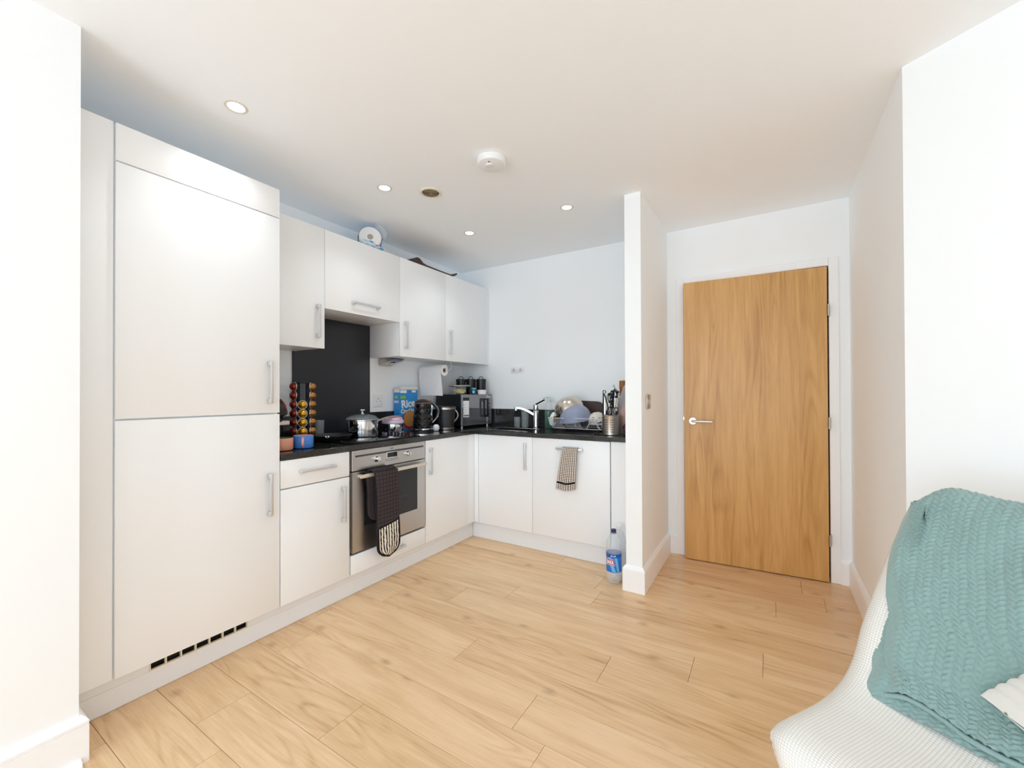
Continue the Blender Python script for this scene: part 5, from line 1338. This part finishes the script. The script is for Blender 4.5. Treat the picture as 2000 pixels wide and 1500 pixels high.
M['waffle'] = uv_grid('cream_waffle_cover', [rgb(242, 240, 236), rgb(220, 217, 210)], 96, 250, 0.10, 0.5, 0.95, 0.002)
bm = BM(); sheet(bm, cover, 56, 150, uvl=True); cv = part('cover', bm, 'waffle', t, 80)
bm = BM()   # padded shell inside the cover
def shell_in(u, v):
    x = (2 * u - 1) * 0.22; tt = 0.06 + (acc[18] - 0.06) * v; y, z, ny, nz = smooth_prof(tt); return TCh @ V((x, y - ny * 0.03, z - nz * 0.03))
sheet(bm, shell_in, 12, 24, thick=0.02); part('shell', bm, 'white_plastic', t, 60)
for x, y in ((-0.19, -0.20), (0.19, -0.20), (-0.19, 0.17), (0.19, 0.17)):
    bm = BM(); tube(bm, [TCh @ V((x * 0.8, y * 0.8, 0.40)), TCh @ V((x * 1.15, y * 1.2, 0.0005))], [0.018, 0.011], 12); part('leg', bm, 'wood_handle', t)

# throw: knitted chevron stitches are modelled in the sheet itself
def lerp_tab(tab, q):
    if q <= tab[0][0]: return tab[0][1]
    for (a, va_), (b, vb_) in zip(tab, tab[1:]):
        if q <= b: return va_ + (vb_ - va_) * (q - a) / (b - a)
    return tab[-1][1]
t_top = acc[20]; t_seat = acc[8]
left_edge = [(t_seat - 0.08, -0.158), (acc[9], -0.172), (acc[10], -0.190), (acc[12], -0.200), (acc[13], -0.222), (acc[15], -0.250), (acc[17], -0.268), (t_top, -0.262), (acc[-1], -0.25)]
def throw_surface(s_, q, off, knit, shift=0.0, seed=0.0):
    """s_: metres from the left edge; q: metres along the profile from the front hem"""
    tt = q
    x = lerp_tab(left_edge, tt) + shift + s_ + 0.006 * mnoise.noise(V((s_ * 3, tt * 6, 5 + seed)))
    edge = min(1.0, s_ / 0.03)
    fold = 0.012 * mnoise.noise(V((s_ * 7 + tt * 5, tt * 3.0, 1.3 + seed))) + 0.008 * mnoise.noise(V((s_ * 16 - tt * 7, tt * 6, 7.7 + seed)))
    # soft diagonal pleats from the left shoulder, and a bag of slack above the seat
    sh = math.exp(-((tt - (t_top - 0.10)) / 0.10) ** 2) * math.exp(-(s_ / 0.16) ** 2)
    fold += 0.004 * sh * math.sin((s_ * 60 + tt * 34))
    sl = math.exp(-((tt - (t_seat + 0.035)) / 0.045) ** 2)
    fold += sl * (0.016 + 0.008 * math.sin(s_ * 26 + 1.0))
    o = off + fold * (0.4 + 0.6 * edge) - 0.008 * (1 - edge)
    if knit:
        cw = 0.0300; rp_ = 0.0125
        c = (s_ + 0.0015 * math.sin(tt * 40)) / cw; a = c - math.floor(c)
        h = a * 2 if a < 0.5 else (1 - a) * 2             # 0 in the valley, 1 on the spine
        ph = tt / rp_ + (0.72 * h) + (0.0 if a < 0.5 else 0.5)
        st = abs(math.sin(PI * ph)) ** 0.7; across = math.sin(PI * min(1, max(0, (a * 2) % 1.0))) ** 0.5
        o += knit * (st * (0.25 + 0.75 * across)) * edge
    p = chair_pt(max(-0.30, min(0.30, x)), tt, 0.0); y, z, ny, nz = smooth_prof(tt, 0.025)
    # over the seat crease the cloth bridges instead of following the corner
    return TCh @ V((x, p.y + ny * o, p.z + nz * o))
M['throw'] = mat('sage_teal_knit', rgb(142, 170, 166), 0.92, spec=0.1, sheen=0.5, bump=0.35, bscale=900)
t = thing('knitted_throw', 'sage green chevron-knit throw draped over the chair back', 'throw', tuple(CO), CA)
q0, q1 = acc[8] - 0.005, acc[26]
sw = 0.52
bm = BM(); sheet(bm, lambda u, v: throw_surface(sw * u, q0 + 0.012 * math.sin(u * 14) + (q1 - q0) * v, 0.020, 0.0062), 230, 400, thick=0)
part('top_layer', bm, 'throw', t, 80)
bm = BM(); sheet(bm, lambda u, v: throw_surface(sw * u, q0 - 0.016 - 0.010 * math.sin(u * 5) + (acc[15] + 0.03 - q0) * v, 0.004, 0.0045, -0.042 + 0.034 * v, 3.0), 170, 150, thick=0)
part('under_layer', bm, 'throw', t, 80)
bm = BM()   # turned hem along the visible side edge of the top layer
tube(bm, [throw_surface(0.001, q0 + (q1 - q0) * i / 80, 0.010, 0) for i in range(81)], 0.0055, 8); part('side_hem', bm, 'throw', t, 80)
bm = BM(); tube(bm, [throw_surface(sw * i / 60, q0 + 0.012 * math.sin(i / 60 * 14), 0.012, 0) for i in range(61)], 0.006, 8); part('bottom_hem', bm, 'throw', t, 80)

# ribbed cushion on the seat
M['corduroy'] = mat('white_ribbed_plush', rgb(240, 238, 232), 0.95, spec=0.1, sheen=0.6, bump=0.3, bscale=700)
e1 = V((0.55, 0.70, 0.46)).normalized(); e2 = V((0.66, -0.74, 0.02)); e2 = (e2 - e1 * e2.dot(e1)).normalized(); nn = e2.cross(e1).normalized()
if nn.z < 0: nn = -nn
pc = V((-0.020, 0.066, 0.560)) + (e1 + e2) * 0.20
def pillow(sgn):
    def f(u, v):
        a, b = 2 * u - 1, 2 * v - 1
        k = (max(0.0, 1 - a * a) * max(0.0, 1 - b * b)) ** 0.42
        rib = 0.0075 * abs(math.sin(PI * (a * 0.20 + 0.004 * math.sin(b * 9)) / 0.016 * 0.72)) * (0.4 + 0.6 * k)
        r1 = 1 - 0.06 * (1 - abs(b)) * abs(a) ** 3; r2 = 1 - 0.06 * (1 - abs(a)) * abs(b) ** 3
        return TCh @ (pc + e1 * (a * 0.20 * r2) + e2 * (b * 0.20 * r1) + nn * sgn * (0.055 * k + rib))
    return f
bm = BM(); sheet(bm, pillow(1), 150, 40); sheet(bm, pillow(-1), 150, 40)
bmesh.ops.remove_doubles(bm, verts=bm.verts, dist=0.0008)
single('cushion', bm, 'corduroy', 'white ribbed plush cushion resting on the throw on the chair', 'cushion', tuple(CO + V((0.1, 0.0, 0.5))), smooth=80)
